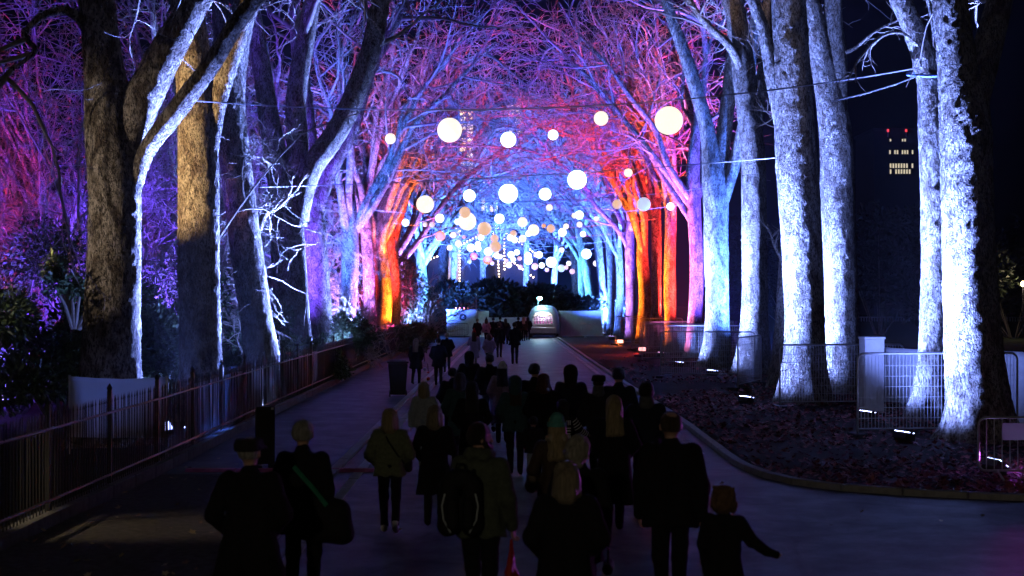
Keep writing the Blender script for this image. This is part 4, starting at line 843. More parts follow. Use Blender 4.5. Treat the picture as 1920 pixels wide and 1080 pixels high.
# ================================================================== buildings in the distance
def lit_building(name, label, px0, px1, py0, d, wins, wall, depth=14, lit=(1.0, .78, .42), strength=1.0, extra=None, glass_name='lit_pane'):
    a, b = at(px0, py0, d), at(px1, py0, d); o = empty(name, ((a.x + b.x) / 2, d, 0), 0, label, 'building', 'buildings beyond the park'); Wd = b.x - a.x; H = a.z
    MB().box((0, depth / 2 + .3, H / 2 - .1), (Wd, depth, H + .2)).obj('wall', wall, o); MB().box((0, depth / 2 + .3, H + .25), (Wd + .6, depth + .6, .5)).obj('parapet', wall, o)
    gm = glow(glass_name, lit, strength, (.3, .3, .3)); fm = surf('window_frame_dark', (.05, .05, .05))
    for (x0, x1, y0, y1, nx, ny, gap) in wins:
        p, q = at(x0, y0, d), at(x1, y1, d); ox = (a.x + b.x) / 2; ww, hh = (q.x - p.x) / nx, (p.z - q.z) / ny
        for i in range(nx):
            for j in range(ny):
                if random.random() < gap: continue
                c = (p.x + ww * (i + .5) - ox, .28, q.z + hh * (j + .5)); w1, h1 = ww * .86, hh * .86
                f = MB().box((c[0] - w1 / 2, c[1] - .02, c[2]), (.12, .12, h1 + .12)).box((c[0] + w1 / 2, c[1] - .02, c[2]), (.12, .12, h1 + .12)).box((c[0], c[1] - .02, c[2] + h1 / 2), (w1 - .12, .12, .12)).box((c[0], c[1] - .02, c[2] - h1 / 2), (w1 - .12, .12, .12)).obj('window', fm, o)
                MB().box(c, (w1, .03, h1)).obj('pane', gm, f)
    if extra: extra(o, (a.x + b.x) / 2)
    return o
M_BRICK = surf('night_brick', (.10, .075, .06), (.06, .045, .04), scale=.8, rough=.9)
lit_building('tower_block', 'dim tower behind the crowns with two tall columns of warm windows', 838, 1004, 172, 330, [(861, 888, 204, 325, 2, 9, .06), (951, 979, 196, 325, 2, 9, .08), (902, 934, 368, 398, 4, 2, .2), (904, 912, 340, 348, 1, 1, 0)], M_BRICK, lit=(1.0, .74, .36), strength=2.2, glass_name='tower_pane')
lit_building('office_block', 'dark office block across the lawn with rows of lit windows', 1640, 1740, 245, 260, [(1668, 1700, 259, 266, 7, 1, .4), (1667, 1714, 280, 290, 10, 1, .15), (1668, 1714, 305, 327, 9, 2, .12)], surf('dark_concrete', (.04, .04, .045)), lit=(1.0, .86, .58), strength=.7, glass_name='office_pane')
for px, c in ((1665, (1, .05, .03)), (1699, (1, .05, .03))):
    p = at(px, 244, 259); o = empty('warning_light', p, 0, 'red warning light on the roof of the office block, %s one' % ('larger' if px < 1680 else 'smaller'), 'warning light', 'red roof lights'); MB().lathe([(.2, -.3), (.2, .1), (.05, .2)], n=10).obj('lamp', glow('roof_red', (1, .05, .03), 1.2), o); MB().tube([(0, 0, -1.2), (0, 0, -.3)], .06, 6).obj('stalk', M_GALV, o)
# fairy lit gabled pavilion behind the evergreens
pv = empty('gabled_pavilion', (at(900, 500, 190).x, 190, 0), 0, 'gabled pavilion outlined in strings of warm bulbs beyond the evergreens', 'pavilion'); PX0 = at(900, 500, 190).x
def pvp(px, py): q = at(px, py, 190); return Vector((q.x - PX0, 0, q.z))
strings = [((838, 432), (838, 528)), ((851, 428), (851, 528)), ((862, 434), (862, 528)), ((838, 432), (849, 424)), ((849, 424), (862, 434)), ((802, 488), (838, 474)), ((838, 474), (930, 424)), ((930, 424), (1008, 478)), ((930, 430), (936, 520)), ((945, 430), (946, 505)), ((925, 438), (925, 480)), ((960, 490), (1000, 520))]
bs = MB()
for a, b in strings:
    A, B = pvp(*a), pvp(*b); nb = max(2, int((B - A).length / .42)); MB().tube([A + Vector((0, .2, 0)), B + Vector((0, .2, 0))], .10, 5).obj('beam', surf('dark_timber', (.12, .08, .05)), pv)
    for k in range(nb + 1): p = A.lerp(B, k / nb); bs.box((p.x, -.05, p.z), (.15, .15, .15))
tag(bs.obj('bulb_string', glow('fairy_bulb', (1.0, .72, .38), 14), pv), kind='stuff')
w0, w1 = pvp(838, 528), pvp(862, 434); MB().box(((w0.x + w1.x) / 2, .6, w1.z / 2), (w1.x - w0.x, .5, w1.z)).obj('tower_wall', surf('cream_wall', (.45, .36, .24), (.3, .24, .16), scale=2), pv)
A, B, C = pvp(802, 488), pvp(930, 424), pvp(1008, 478)
MB().add([(A.x, .5, A.z), (B.x, .5, B.z), (C.x, .5, C.z), (C.x, .5, 0), (A.x, .5, 0), (A.x, 8, A.z), (B.x, 8, B.z), (C.x, 8, C.z), (C.x, 8, 0), (A.x, 8, 0)], [(0, 1, 2, 3, 4), (9, 8, 7, 6, 5), (0, 5, 6, 1), (1, 6, 7, 2), (2, 7, 8, 3), (4, 9, 5, 0)]).obj('wall', surf('pavilion_wall', (.05, .05, .06)), pv)
# pale low fence across the lawn, and a car parked behind the white trunks
pf = empty('low_fence', (at(1610, 585, 150).x, 150, 0), 0, 'pale low picket fence far across the dark lawn', 'fence')
x1 = at(1960, 585, 150).x - pf.location.x; mb = MB()
for k in range(int(x1 / .28)): mb.box((k * .28, 0, .75), (.12, .03, .5))
tag(mb.obj('far_pickets', M_WHITE, pf), kind='stuff'); MB().box((x1 / 2, .05, .95), (x1, .04, .08)).obj('rail', M_WHITE, pf)
l = bpy.data.lights.new('lawn_lamp_light', 'POINT'); l.energy = 160; l.color = (1, .8, .5); l.shadow_soft_size = .2
gl = empty('street_lamp', (at(1918, 540, 105).x, 105, 0), 0, 'warm street lamp glinting through twigs at the right edge', 'street lamp'); MB().tube([(0, 0, 0), (0, 0, 3.8)], .05, 8).obj('post', M_DARKMETAL, gl); MB().lathe([(.05, 3.8), (.16, 3.9), (.14, 4.1), (.04, 4.2)], n=10).obj('lantern', glow('warm_lantern', (1, .7, .35), 12), gl)
q = bpy.data.objects.new('lawn_lamp_light', l); COL.objects.link(q); q.location = (gl.location.x - .2, 104.5, 4.0)
cq = empty('parked_car', (at(1386, 600, 95).x, 95, 0), .3, 'dark parked car with red tail lights behind the white trunks', 'car'); M_CAR = surf('dark_car_paint', (.03, .03, .035), rough=.25)
prof = [(-2.1, .35), (-2.15, .75), (-1.9, .95), (-1.35, 1.0), (-.9, 1.42), (.6, 1.45), (1.2, 1.02), (2.0, .88), (2.15, .6), (2.1, .35)]; V = []; F = []
for s, x in enumerate((-.85, -.8, .8, .85)): V += [(x, y, z if abs(x) < .82 else .35 + (z - .35) * .96) for y, z in prof]
for i in range(3):
    for k in range(len(prof)): F.append((i * 10 + k, i * 10 + (k + 1) % 10, (i + 1) * 10 + (k + 1) % 10, (i + 1) * 10 + k))
F += [tuple(range(10))[::-1], tuple(range(30, 40))]; MB().add(V, F).obj('body', M_CAR, cq)
MB().box((0, -1.13, 1.2), (1.3, .03, .35), m=Matrix.Rotation(R(-47), 3, 'X')).obj('rear_window', surf('dark_glass', (.02, .02, .025), rough=.08), cq)
for sx in (-1, 1): MB().box((sx * .62, -2.14, .78), (.34, .06, .14)).obj('tail_light', glow('tail_red', (1, .05, .04), 2.5), cq)
for sx in (-.8, .8):
    for yy in (-1.3, 1.3): o = MB().lathe([(.32, -.1), (.32, .1)], n=16).obj('wheel', M_BLACKPL, cq); o.location = (sx, yy, .32); o.rotation_euler = (0, R(90), 0)
# ================================================================== people (signed distance bodies, meshed by surface nets)
def sd_caps(G, prims, k=0.02, margin=.075):
    """smooth union of tapered capsules (a, b, ra, rb[, flatten_y]) on a grid; each capsule is only evaluated near itself"""
    ax = (G[:, 0, 0, 0], G[0, :, 0, 1], G[0, 0, :, 2]); out = np.full(G.shape[:3], margin + .03)
    for q in prims:
        a, b, ra, rb = np.array(q[0], float), np.array(q[1], float), q[2], q[3]; fy = q[4] if len(q) > 4 else 1.0
        rm = max(ra, rb) * max(1.0, fy) + margin; lo, hi = np.minimum(a, b) - rm, np.maximum(a, b) + rm
        sl = tuple(slice(int(np.searchsorted(ax[i], lo[i])), int(np.searchsorted(ax[i], hi[i]))) for i in range(3))
        P = G[sl]
        if 0 in P.shape: continue
        sc = np.array([1, 1 / fy, 1]); pa = (P - a) * sc; ba = (b - a) * sc; L = (ba * ba).sum()
        t = np.clip((pa @ ba) / max(L, 1e-9), 0, 1); dd = np.sqrt(((pa - t[..., None] * ba) ** 2).sum(-1)) - (ra + (rb - ra) * t); dd = dd * min(1.0, fy) if fy < 1 else dd
        o = out[sl]; h = np.clip(.5 + .5 * (dd - o) / k, 0, 1); out[sl] = dd * (1 - h) + o * h - k * h * (1 - h)
    return out
def near_fbm(G, q, mul, off=0.0, o=2, lim=.05):
    """fbm noise, evaluated only where |q| is small"""
    r = np.zeros(q.shape); m = np.abs(q) < lim; r[m] = fbm(G[m] * np.array(mul) + off, o); return r
def surfnet(f, lo, hi, h):
    lo, hi = np.array(lo, float), np.array(hi, float); n = np.ceil((hi - lo) / h).astype(int) + 1
    ax = [lo[i] + h * np.arange(n[i]) for i in range(3)]; G = np.stack(np.meshgrid(*ax, indexing='ij'), -1); D = f(G); ins = D < 0
    cor = [(i, j, k) for i in (0, 1) for j in (0, 1) for k in (0, 1)]; S = tuple(n - 1); sl = lambda c: tuple(slice(c[i], c[i] + S[i]) for i in range(3))
    cnt = sum(ins[sl(c)].astype(int) for c in cor); act = (cnt > 0) & (cnt < 8); idx = np.argwhere(act); vid = np.full(S, -1); vid[act] = np.arange(len(idx))
    acc = np.zeros((len(idx), 3)); w = np.zeros(len(idx))
    for c in cor:
        for a in range(3):
            if c[a]: continue
            e = list(c); e[a] = 1; d0 = D[tuple((idx + c).T)]; d1 = D[tuple((idx + e).T)]; m = (d0 < 0) != (d1 < 0)
            t = np.where(m, d0 / np.where(m, d0 - d1, 1), 0); p = np.tile(np.array(c, float), (len(idx), 1)); p[:, a] = t; acc[m] += p[m]; w[m] += 1
    V = lo + (idx + acc / w[:, None]) * h; Q = []
    for a in range(3):
        b, c = (a + 1) % 3, (a + 2) % 3; s0 = [slice(None)] * 3; s1 = [slice(None)] * 3; s0[a] = slice(0, -1); s1[a] = slice(1, None)
        A, B = ins[tuple(s0)], ins[tuple(s1)]; e = np.argwhere(A != B); ok = (e[:, b] > 0) & (e[:, c] > 0) & (e[:, b] < S[b]) & (e[:, c] < S[c]); e = e[ok]
        if not len(e): continue
        def cell(db, dc):
            q = e.copy(); q[:, b] -= db; q[:, c] -= dc; return vid[tuple(q.T)]
        q = np.stack([cell(1, 1), cell(0, 1), cell(0, 0), cell(1, 0)], -1); fl = ~A[tuple(e.T)]; q[fl] = q[fl][:, ::-1]; Q.append(q)
    return V, np.concatenate(Q)
def blob(name, f, lo, hi, h, m, parent):
    V, F = surfnet(f, lo, hi, h); F = F[(F >= 0).all(1)]
    return obj(name, np_mesh(name, V, [F]), m, parent)
def cloth(name, c, rough=.9, bump=.35, scale=26.0, sheen=True):
    return surf('cloth_' + name, c, tuple(x * .65 for x in c), scale=scale, rough=rough, bump=bump, bscale=60, spec=.2)
def hairm(name, c):
    return surf('hair_' + name, c, tuple(x * .38 for x in c), scale=55, rough=.5, bump=.8, bscale=75, stretch=(1, 1, .08), spec=.5)
SKIN = surf('skin', (.50, .30, .22), (.42, .24, .17), scale=8, rough=.55)
HAIR = {'blonde': (.52, .40, .22), 'ash': (.36, .29, .19), 'grey': (.40, .38, .34), 'dark': (.018, .013, .010), 'brown': (.075, .045, .025), 'auburn': (.16, .05, .025), 'silver': (.46, .42, .34)}
CL = {'black': (.012, .012, .014), 'navy': (.018, .022, .04), 'olive': (.17, .19, .11), 'parka': (.085, .10, .065), 'charcoal': (.03, .03, .032), 'pale': (.42, .46, .52), 'grey': (.12, .125, .13), 'teal': (.05, .11, .13), 'pink': (.50, .30, .40), 'mauve': (.30, .22, .30), 'jeans': (.07, .10, .17), 'pjeans': (.30, .36, .46), 'brown': (.07, .045, .03), 'rust': (.25, .06, .02), 'white': (.65, .65, .65), 'cream': (.45, .38, .28), 'mint': (.13, .42, .38), 'red': (.45, .03, .02), 'lilac': (.42, .34, .5), 'bear': (.17, .10, .055), 'burg': (.10, .015, .02)}
def person(px, ytop, h, label, yaw=0.0, coat='black', hem=.80, bulk=1.0, trousers='black', shoes='black', hair=('short', 'dark'), arms=('pocket', 'pocket'), stride=.12, head=0.0, lod='mid', hood=False, hat=None, puffer=False, fur=None, gloves=None, scarf=None, child=False, dfix=None, skirt=0.0):
    d = dfix or (CH - h) * FPX / (ytop - HY); X = (px - CX) / FPX * d; s = h / 1.75; vx = {'near': .0135, 'mid': .021, 'far': .036}[lod] / s
    o = empty('person', (X, d, .0), yaw, label, 'person', 'people walking along the avenue'); o.scale = (s, s, s); rs = random.Random(label)
    hs = 1.22 if child else 1.0
    HZ = 1.63 if not child else 1.60
    ca, sa = math.cos(head), math.sin(head)
    def hp(p):                                            # head turn about the neck axis
        x, y, z = p; y -= .01; x, y, z = x * hs, y * hs, (z - 1.52) * hs + 1.52
        if child: z -= .03
        return (x * ca + y * sa, -x * sa + y * ca + .01, z)
    # --- pose
    st = stride * rs.choice((-1, 1)); hip = {-1: (-.085, 0, .92), 1: (.085, 0, .92)}; knee = {}; ank = {}; 
    for sd in (-1, 1):
        f = st * sd; lift = .06 if f < 0 else 0.0
        knee[sd] = (sd * .09, f * .55 + .05, .50 + lift * .3); ank[sd] = (sd * .085, f * 1.15 - .02, .085 + lift)
    sh = {-1: (-.18, 0, 1.40), 1: (.18, 0, 1.40)}; el = {}; wr = {}; ha = {}
    for sd, am in zip((-1, 1), arms):
        sw = -st * sd
        if am == 'pocket': el[sd] = (sd * .285, -.07, 1.13); wr[sd] = (sd * .20, .10, .98); ha[sd] = (sd * .15, .13, .93)
        elif am == 'front': el[sd] = (sd * .26, -.03, 1.12); wr[sd] = (sd * .12, .20, 1.15); ha[sd] = (sd * .05, .26, 1.18)
        elif am == 'phone': el[sd] = (sd * .25, .06, 1.15); wr[sd] = (sd * .17, .24, 1.36); ha[sd] = (sd * .14, .26, 1.45)
        elif am == 'out': el[sd] = (sd * .33, .02, 1.19); wr[sd] = (sd * .50, .10, 1.06); ha[sd] = (sd * .58, .14, 1.03)
        else: el[sd] = (sd * .245, -.03 + sw * .3, 1.12); wr[sd] = (sd * .25, .03 + sw, .87); ha[sd] = (sd * .25, .05 + sw * 1.2, .78)
    # --- body: head, neck, trunk, arms, hands with fingers, legs: one surface
    hd = [(hp((0, -.012, 1.640)), hp((0, .005, 1.665)), .088 * hs, .086 * hs), (hp((0, .025, 1.60)), hp((0, .035, 1.565)), .070 * hs, .052 * hs), (hp((0, .095, 1.632)), hp((0, .113, 1.600)), .012, .016), (hp((-.03, .083, 1.652)), hp((.03, .083, 1.652)), .015, .015),
          (hp((-.088, -.005, 1.635)), hp((-.092, -.008, 1.605)), .017, .012), (hp((.088, -.005, 1.635)), hp((.092, -.008, 1.605)), .017, .012), (hp((-.018, .088, 1.572)), hp((.018, .088, 1.572)), .010, .010), (hp((0, .082, 1.540)), hp((0, .078, 1.545)), .022, .02)]
    core = [((0, -.01, 1.44), (0, .0, 1.56), .056, .052), ((-.10, 0, 1.36), (.10, 0, 1.36), .05, .05), ((0, 0, 1.36), (0, 0, .98), .05, .05)]
    for sd in (-1, 1):
        core += [(sh[sd], el[sd], .045, .038), (el[sd], wr[sd], .038, .026), (hip[sd], knee[sd], .07, .05), (knee[sd], ank[sd], .048, .035), (ank[sd], (ank[sd][0], ank[sd][1] + .12, .05), .035, .03)]
    fin = []
    for sd in (-1, 1):
        w_, h_ = np.array(wr[sd]), np.array(ha[sd]); dr = (h_ - w_) / (np.linalg.norm(h_ - w_) + 1e-9); lat = np.cross(dr, [1.0 * sd, 0, 0]); lat = lat / (np.linalg.norm(lat) + 1e-9)
        inn = np.cross(lat, dr); kn = w_ + dr * .085
        for q in (-.022, -.007, .008, .022): fin.append((w_ + lat * q * .7 + dr * .01, kn + lat * q, .016, .013))
        for q, ln in zip((-.027, -.009, .009, .026), (.062, .072, .070, .054)):
            a_ = kn + lat * q; b_ = a_ + dr * ln * .55 + inn * .012 * sd; c_ = b_ + dr * ln * .28 + inn * .030 * sd
            fin += [(a_, b_, .0095, .009), (b_, c_, .009, .0075)]
        t0 = w_ + dr * .03 + lat * -.028; fin += [(t0, t0 + dr * .035 - lat * .022, .012, .010), (t0 + dr * .035 - lat * .022, t0 + dr * .065 - lat * .020 + inn * .012 * sd, .010, .008)]
    if lod == 'far': fin = [(wr[sd], ha[sd], .03, .035) for sd in (-1, 1)]
    lo, hi = np.array([-.45, -.42, 0.0]), np.array([.45, .45, 1.85 + (.1 if child else 0)])
    if 'out' in arms: lo[0] = -.8; hi[0] = .8
    def fbody(G):
        a = sd_caps(G, hd, .018); b = sd_caps(G, core, .03); c = sd_caps(G, fin, .006)
        ex = min_s(a, b, .02); return min_s(ex, c, .01)
    def min_s(a, b, k):
        t = np.clip(.5 + .5 * (b - a) / k, 0, 1); return b * (1 - t) + a * t - k * t * (1 - t)
    blob('body', fbody, lo, hi, vx * (.8 if lod == 'near' else 1.0), SKIN, o)
    for sx in (-1, 1):
        if lod == 'near':
            e = MB().lathe([(.0001, -.011), (.009, -.007), (.011, 0), (.009, .007), (.0001, .011)], n=8).obj('eye', surf('eye_white', (.6, .6, .58), (.5, .5, .5), rough=.2), o, True); e.location = hp((sx * .032, .080, 1.636))
    # --- coat
    B = bulk; nm = coat
    P = [((-.135, -.005, 1.375), (.135, -.005, 1.375), .085 * B ** .5, .085 * B ** .5), ((-.085, 0, 1.30), (-.075, 0, 1.05), .108 * B, .100 * B), ((.085, 0, 1.30), (.075, 0, 1.05), .108 * B, .100 * B), ((0, -.012, 1.40), (0, -.008, 1.475), .085, .074)]
    if hem < 1.0:
        fl = .02 + skirt; zl = hem - .10; P += [((-.078, 0, 1.06), (-.085 - fl, 0, zl), .102 * B, .118 * B + fl), ((.078, 0, 1.06), (.085 + fl, 0, zl), .102 * B, .118 * B + fl)]
    for sd in (-1, 1): P += [(sh[sd], el[sd], .072 * B, .064 * B), (el[sd], wr[sd], .062 * B, .048 * B)]
    if gloves:
        for sd in (-1, 1): P += [(wr[sd], ha[sd], .046, .050)]
    if hood: P += [((-.06, -.10, 1.47), (.06, -.10, 1.47), .075, .075), ((0, -.13, 1.40), (0, -.12, 1.46), .07, .06)]
    ph = rs.uniform(0, 50)
    def fcoat(G):
        q = sd_caps(G, P, .035); q = q + .010 * near_fbm(G, q, (9, 9, 6), ph) + .007 * near_fbm(G, q, (16, 16, 5), ph + 9)
        if puffer: q = q - .010 * np.abs(np.sin((G[..., 2] + .02 * np.sin(G[..., 0] * 9)) * 42))
        q = np.maximum(q, (hem + .012 * np.sin(np.arctan2(G[..., 1], G[..., 0]) * 5 + ph)) - G[..., 2]) if hem < 1.02 else np.maximum(q, hem - G[..., 2])
        return q
    lo2, hi2 = lo.copy(), hi.copy(); lo2[2] = hem - .1; hi2[2] = 1.62; lo2[0] -= .08; hi2[0] += .08; lo2[1] -= .05; hi2[1] += .02
    lo2[2] = min(lo2[2], min(v[2] for v in wr.values()) - .1)
    # sleeves that hang below the hem keep their cuffs
    sl_ = [q for q in P if q[0] in (sh[-1], sh[1], el[-1], el[1]) or (gloves and q[0] in (wr[-1], wr[1]))]
    def fcoat2(G):
        e = sd_caps(G, sl_, .02); return np.minimum(fcoat(G), e + .006 * near_fbm(G, e, (11, 11, 11), ph))
    blob('coat', fcoat2, lo2, hi2, vx, cloth(nm, CL[nm]), o)
    if fur: blob('fur_collar', lambda G: sd_caps(G, [((-.07, -.07, 1.50), (.07, -.07, 1.50), .055, .055), ((-.09, .0, 1.49), (-.05, .08, 1.47), .045, .04), ((.09, .0, 1.49), (.05, .08, 1.47), .045, .04)], .03) + .014 * vnoise(G * 38), (-.2, -.2, 1.38), (.2, .2, 1.62), vx * .8, cloth(fur, CL[fur]), o)
    if scarf: blob('scarf', lambda G: np.abs(sd_caps(G, [((0, 0, 1.46), (0, .005, 1.53), .088, .078)], .02)) - .016 + .006 * vnoise(G * 18), (-.16, -.16, 1.38), (.16, .16, 1.60), vx * .8, cloth(scarf, CL[scarf]), o)
    # --- trousers, shoes
    T = [((-.05, 0, .95), (.05, 0, .95), .115, .115)]
    for sd in (-1, 1): T += [(hip[sd], knee[sd], .092, .070), (knee[sd], (ank[sd][0], ank[sd][1], ank[sd][2] + .015), .066, .056)]
    blob('trousers', lambda G: sd_caps(G, T, .03) + .008 * vnoise(G * 12 + ph), (-.26, -.42, .02), (.26, .45, 1.12), vx, cloth(trousers, CL[trousers]), o)
    for sd in (-1, 1):
        a_ = ank[sd]; blob('shoe', lambda G: np.maximum(sd_caps(G, [((a_[0], a_[1] - .03, max(a_[2] - .035, .045)), (a_[0] * 1.12, a_[1] + .15, .042 + (a_[2] - .085) * .2), .048, .040), (a_, (a_[0], a_[1], a_[2] + .04), .047, .05)], .03), .004 - G[..., 2]), (a_[0] - .09, a_[1] - .12, 0), (a_[0] + .09, a_[1] + .24, .24), min(vx, .018), cloth(shoes, CL[shoes], .5), o)
    # --- hair
    kind, hc = hair; hm = hairm(hc, HAIR[hc]); skull = lambda e: [(hp((0, -.014, 1.642)), hp((0, .0, 1.668)), (.088 + e) * hs, (.087 + e) * hs)]
    def face_cut(G, q, ylim=.03, zlim=1.665):
        # G into head space: remove hair from the face
        X_, Y_ = G[..., 0], G[..., 1] - .01; y = X_ * sa + Y_ * ca; z = G[..., 2]; zl = (zlim - 1.52) * hs + 1.52
        return np.maximum(q, np.minimum((y - ylim * hs), zl - z))
    nz = lambda G: .007 * (vnoise(np.stack([G[..., 0] * 30, G[..., 1] * 30, G[..., 2] * 7], -1) + ph))
    hb = (-.20, -.22, 1.14 if kind == 'long' else 1.38), (.20, .20, 1.90)
    if kind == 'short': blob('hair', lambda G: np.maximum(face_cut(G, sd_caps(G, skull(.014), .02) + nz(G)), (1.575 - G[..., 2])), *hb, vx * .8, hm, o)
    elif kind == 'crop': blob('hair', lambda G: np.maximum(np.maximum(face_cut(G, sd_caps(G, skull(.007), .02)), 1.585 - G[..., 2]), -(np.sqrt((G[..., 0]) ** 2 + (G[..., 1] + .03) ** 2) - .045 + 10 * np.clip(1.70 - G[..., 2], 0, 1))), *hb, vx * .8, hm, o)
    elif kind == 'bob': blob('hair', lambda G: face_cut(G, sd_caps(G, skull(.02) + [(hp((0, -.045, 1.62)), hp((0, -.045, 1.50)), .10, .105), (hp((-.07, -.02, 1.60)), hp((-.085, -.01, 1.49)), .045, .045), (hp((.07, -.02, 1.60)), hp((.085, -.01, 1.49)), .045, .045)], .03) + nz(G)), *hb, vx * .8, hm, o)
    elif kind == 'fluff': blob('hair', lambda G: face_cut(G, sd_caps(G, skull(.030) + [(hp((0, -.05, 1.61)), hp((0, -.04, 1.54)), .105, .085)], .03) + 2.2 * nz(G) + .01 * vnoise(G * 24)), *hb, vx * .8, hm, o)
    elif kind == 'long': blob('hair', lambda G: face_cut(G, sd_caps(G, skull(.017) + [(hp((0, -.05, 1.60)), (0, -.115, 1.30), .095, .075, .75), (hp((-.06, -.04, 1.58)), (-.085, -.10, 1.26), .05, .035), (hp((.06, -.04, 1.58)), (.085, -.10, 1.27), .05, .04)], .03) + nz(G)), *hb, vx * .8, hm, o)
    if hat:
        hk, hcol = hat; mt = cloth(hcol, CL[hcol], .95, .6)
        if hk == 'beanie': blob('beanie', lambda G: np.maximum(sd_caps(G, [(hp((0, -.015, 1.66)), hp((0, -.03, 1.715)), .108 * hs, .085 * hs)], .02) + .004 * np.sin(np.arctan2(G[..., 1], G[..., 0]) * 26), (1.632 - .0) - G[..., 2] + 0 * G[..., 0]), *hb, vx * .8, mt, o); blob('cuff', lambda G: np.maximum(np.abs(sd_caps(G, [(hp((0, -.015, 1.63)), hp((0, -.015, 1.68)), .110 * hs, .110 * hs)], .02)) - .009, np.abs(G[..., 2] - 1.655) - .028), *hb, vx * .7, mt, o)
        elif hk == 'pompom': blob('beanie', lambda G: np.maximum(sd_caps(G, [(hp((0, -.015, 1.66)), hp((0, -.03, 1.715)), .108, .085), (hp((0, -.03, 1.84)), hp((0, -.03, 1.845)), .045, .045)], .02) + .008 * vnoise(G * 30), 1.635 - G[..., 2]), *hb, vx * .8, mt, o)
        elif hk == 'cap': blob('flat_cap', lambda G: np.minimum(np.maximum(sd_caps(G, [(hp((0, -.03, 1.69)), hp((0, .05, 1.685)), .112, .10)], .03) , np.abs(G[..., 2] - 1.70) - .05), sd_caps(G, [(hp((-.05, .12, 1.665)), hp((.05, .12, 1.665)), .05, .05, 1.0)], .02) * .5 + np.clip(np.abs(G[..., 2] - 1.664) - .012, 0, 1)), *hb, vx * .7, mt, o)
        elif hk == 'hood': blob('hood', lambda G: face_cut(G, sd_caps(G, [(hp((0, -.02, 1.64)), hp((0, -.01, 1.67)), .122, .118), (hp((0, -.05, 1.60)), (0, -.05, 1.44), .115, .10)], .03) + .008 * vnoise(G * 10), .06, 1.72), *hb, vx * .8, mt, o)
        elif hk == 'bear':
            blob('fluffy_hat', lambda G: face_cut(G, sd_caps(G, [(hp((0, -.02, 1.63)), hp((0, -.01, 1.68)), .115 * hs, .105 * hs), (hp((-.075, -.01, 1.745)), hp((-.08, -.01, 1.752)), .036, .034), (hp((.075, -.01, 1.745)), hp((.08, -.01, 1.752)), .036, .034), (hp((-.10, .0, 1.62)), hp((-.095, .02, 1.54)), .04, .03), (hp((.10, .0, 1.62)), hp((.095, .02, 1.54)), .04, .03)], .04) + .020 * vnoise(G * 30) + .010 * vnoise(G * 61), .06, 1.70), (-.3, -.3, 1.3), (.3, .3, 2.0), vx * .8, mt, o)
    return o, d, s
PL = {}
def PP(key, *a, **k): PL[key] = person(*a, **k); return PL[key]
# --- the nearest walkers
PP('cap', 468, 822, 1.75, 'person in a flat cap and long black coat at the lower left', .05, 'black', .52, 1.08, hair=('crop', 'grey'), hat=('cap', 'charcoal'), arms=('pocket', 'pocket'), lod='near', head=.35, skirt=.05)
PP('strap', 568, 790, 1.75, 'grey haired person in black coat with a big bag on a green strap', 0, 'black', .72, 1.0, hair=('short', 'grey'), arms=('front', 'down'), lod='near', skirt=.03)
PP('green', 731, 768, 1.53, 'person with blonde bob, olive puffer jacket and white trainers', .05, 'olive', .82, 1.10, 'black', 'white', ('bob', 'blonde'), ('pocket', 'pocket'), .17, lod='near', puffer=True)
PP('red_scarf', 815, 762, 1.53, 'fair haired person in long black coat with a red scarf beside the olive jacket', -.05, 'black', .48, 1.04, hair=('bob', 'ash'), arms=('pocket', 'front'), lod='near', scarf='burg', skirt=.02)
PP('parka', 900, 795, 1.80, 'bearded person in green parka turning to the side, carrying a red bag', -.25, 'parka', .80, 1.05, 'black', 'black', ('short', 'dark'), ('front', 'down'), .10, head=.95, lod='near', fur='parka')
PP('bigcoat', 1062, 868, 1.62, 'person with auburn topped fair hair in wide black coat, nearest in the middle', 0, 'black', .55, 1.28, hair=('bob', 'ash'), arms=('pocket', 'pocket'), lod='near', skirt=.02)
PP('silver', 1086, 822, 1.66, 'person with fluffy silver hair and glasses looking to the side', -.1, 'black', .60, 1.08, hair=('fluff', 'silver'), arms=('front', 'down'), head=.75, lod='near', shoes='brown')
PP('mint', 1044, 780, 1.62, 'person with long fair hair under a mint green beanie', .05, 'brown', .80, 1.0, hair=('long', 'blonde'), hat=('beanie', 'mint'), arms=('pocket', 'front'), lod='near', fur='cream')
PP('longblonde', 1151, 743, 1.68, 'person with long blonde hair in an ankle length black coat', .03, 'black', .36, 1.06, hair=('long', 'blonde'), arms=('pocket', 'pocket'), lod='near', skirt=.03)
PP('bigman', 1258, 773, 1.86, 'tall broad person with cropped hair in black jacket, nearest on the right', .06, 'black', .78, 1.26, hair=('crop', 'brown'), arms=('down', 'down'), lod='near', stride=.08)
PP('bear', 1357, 925, 1.28, 'child in a brown fluffy eared hat reaching one arm out', -.4, 'black', .70, 1.12, hair=(None, 'brown'), hat=('bear', 'bear'), arms=('down', 'out'), lod='near', child=True, dfix=12.0, gloves=True)
PP('darkman', 1212, 718, 1.78, 'dark haired person in black jacket between the long coat and the tall broad person', 0, 'navy', .80, 1.08, hair=('short', 'dark'), arms=('pocket', 'down'), lod='near', scarf='grey')
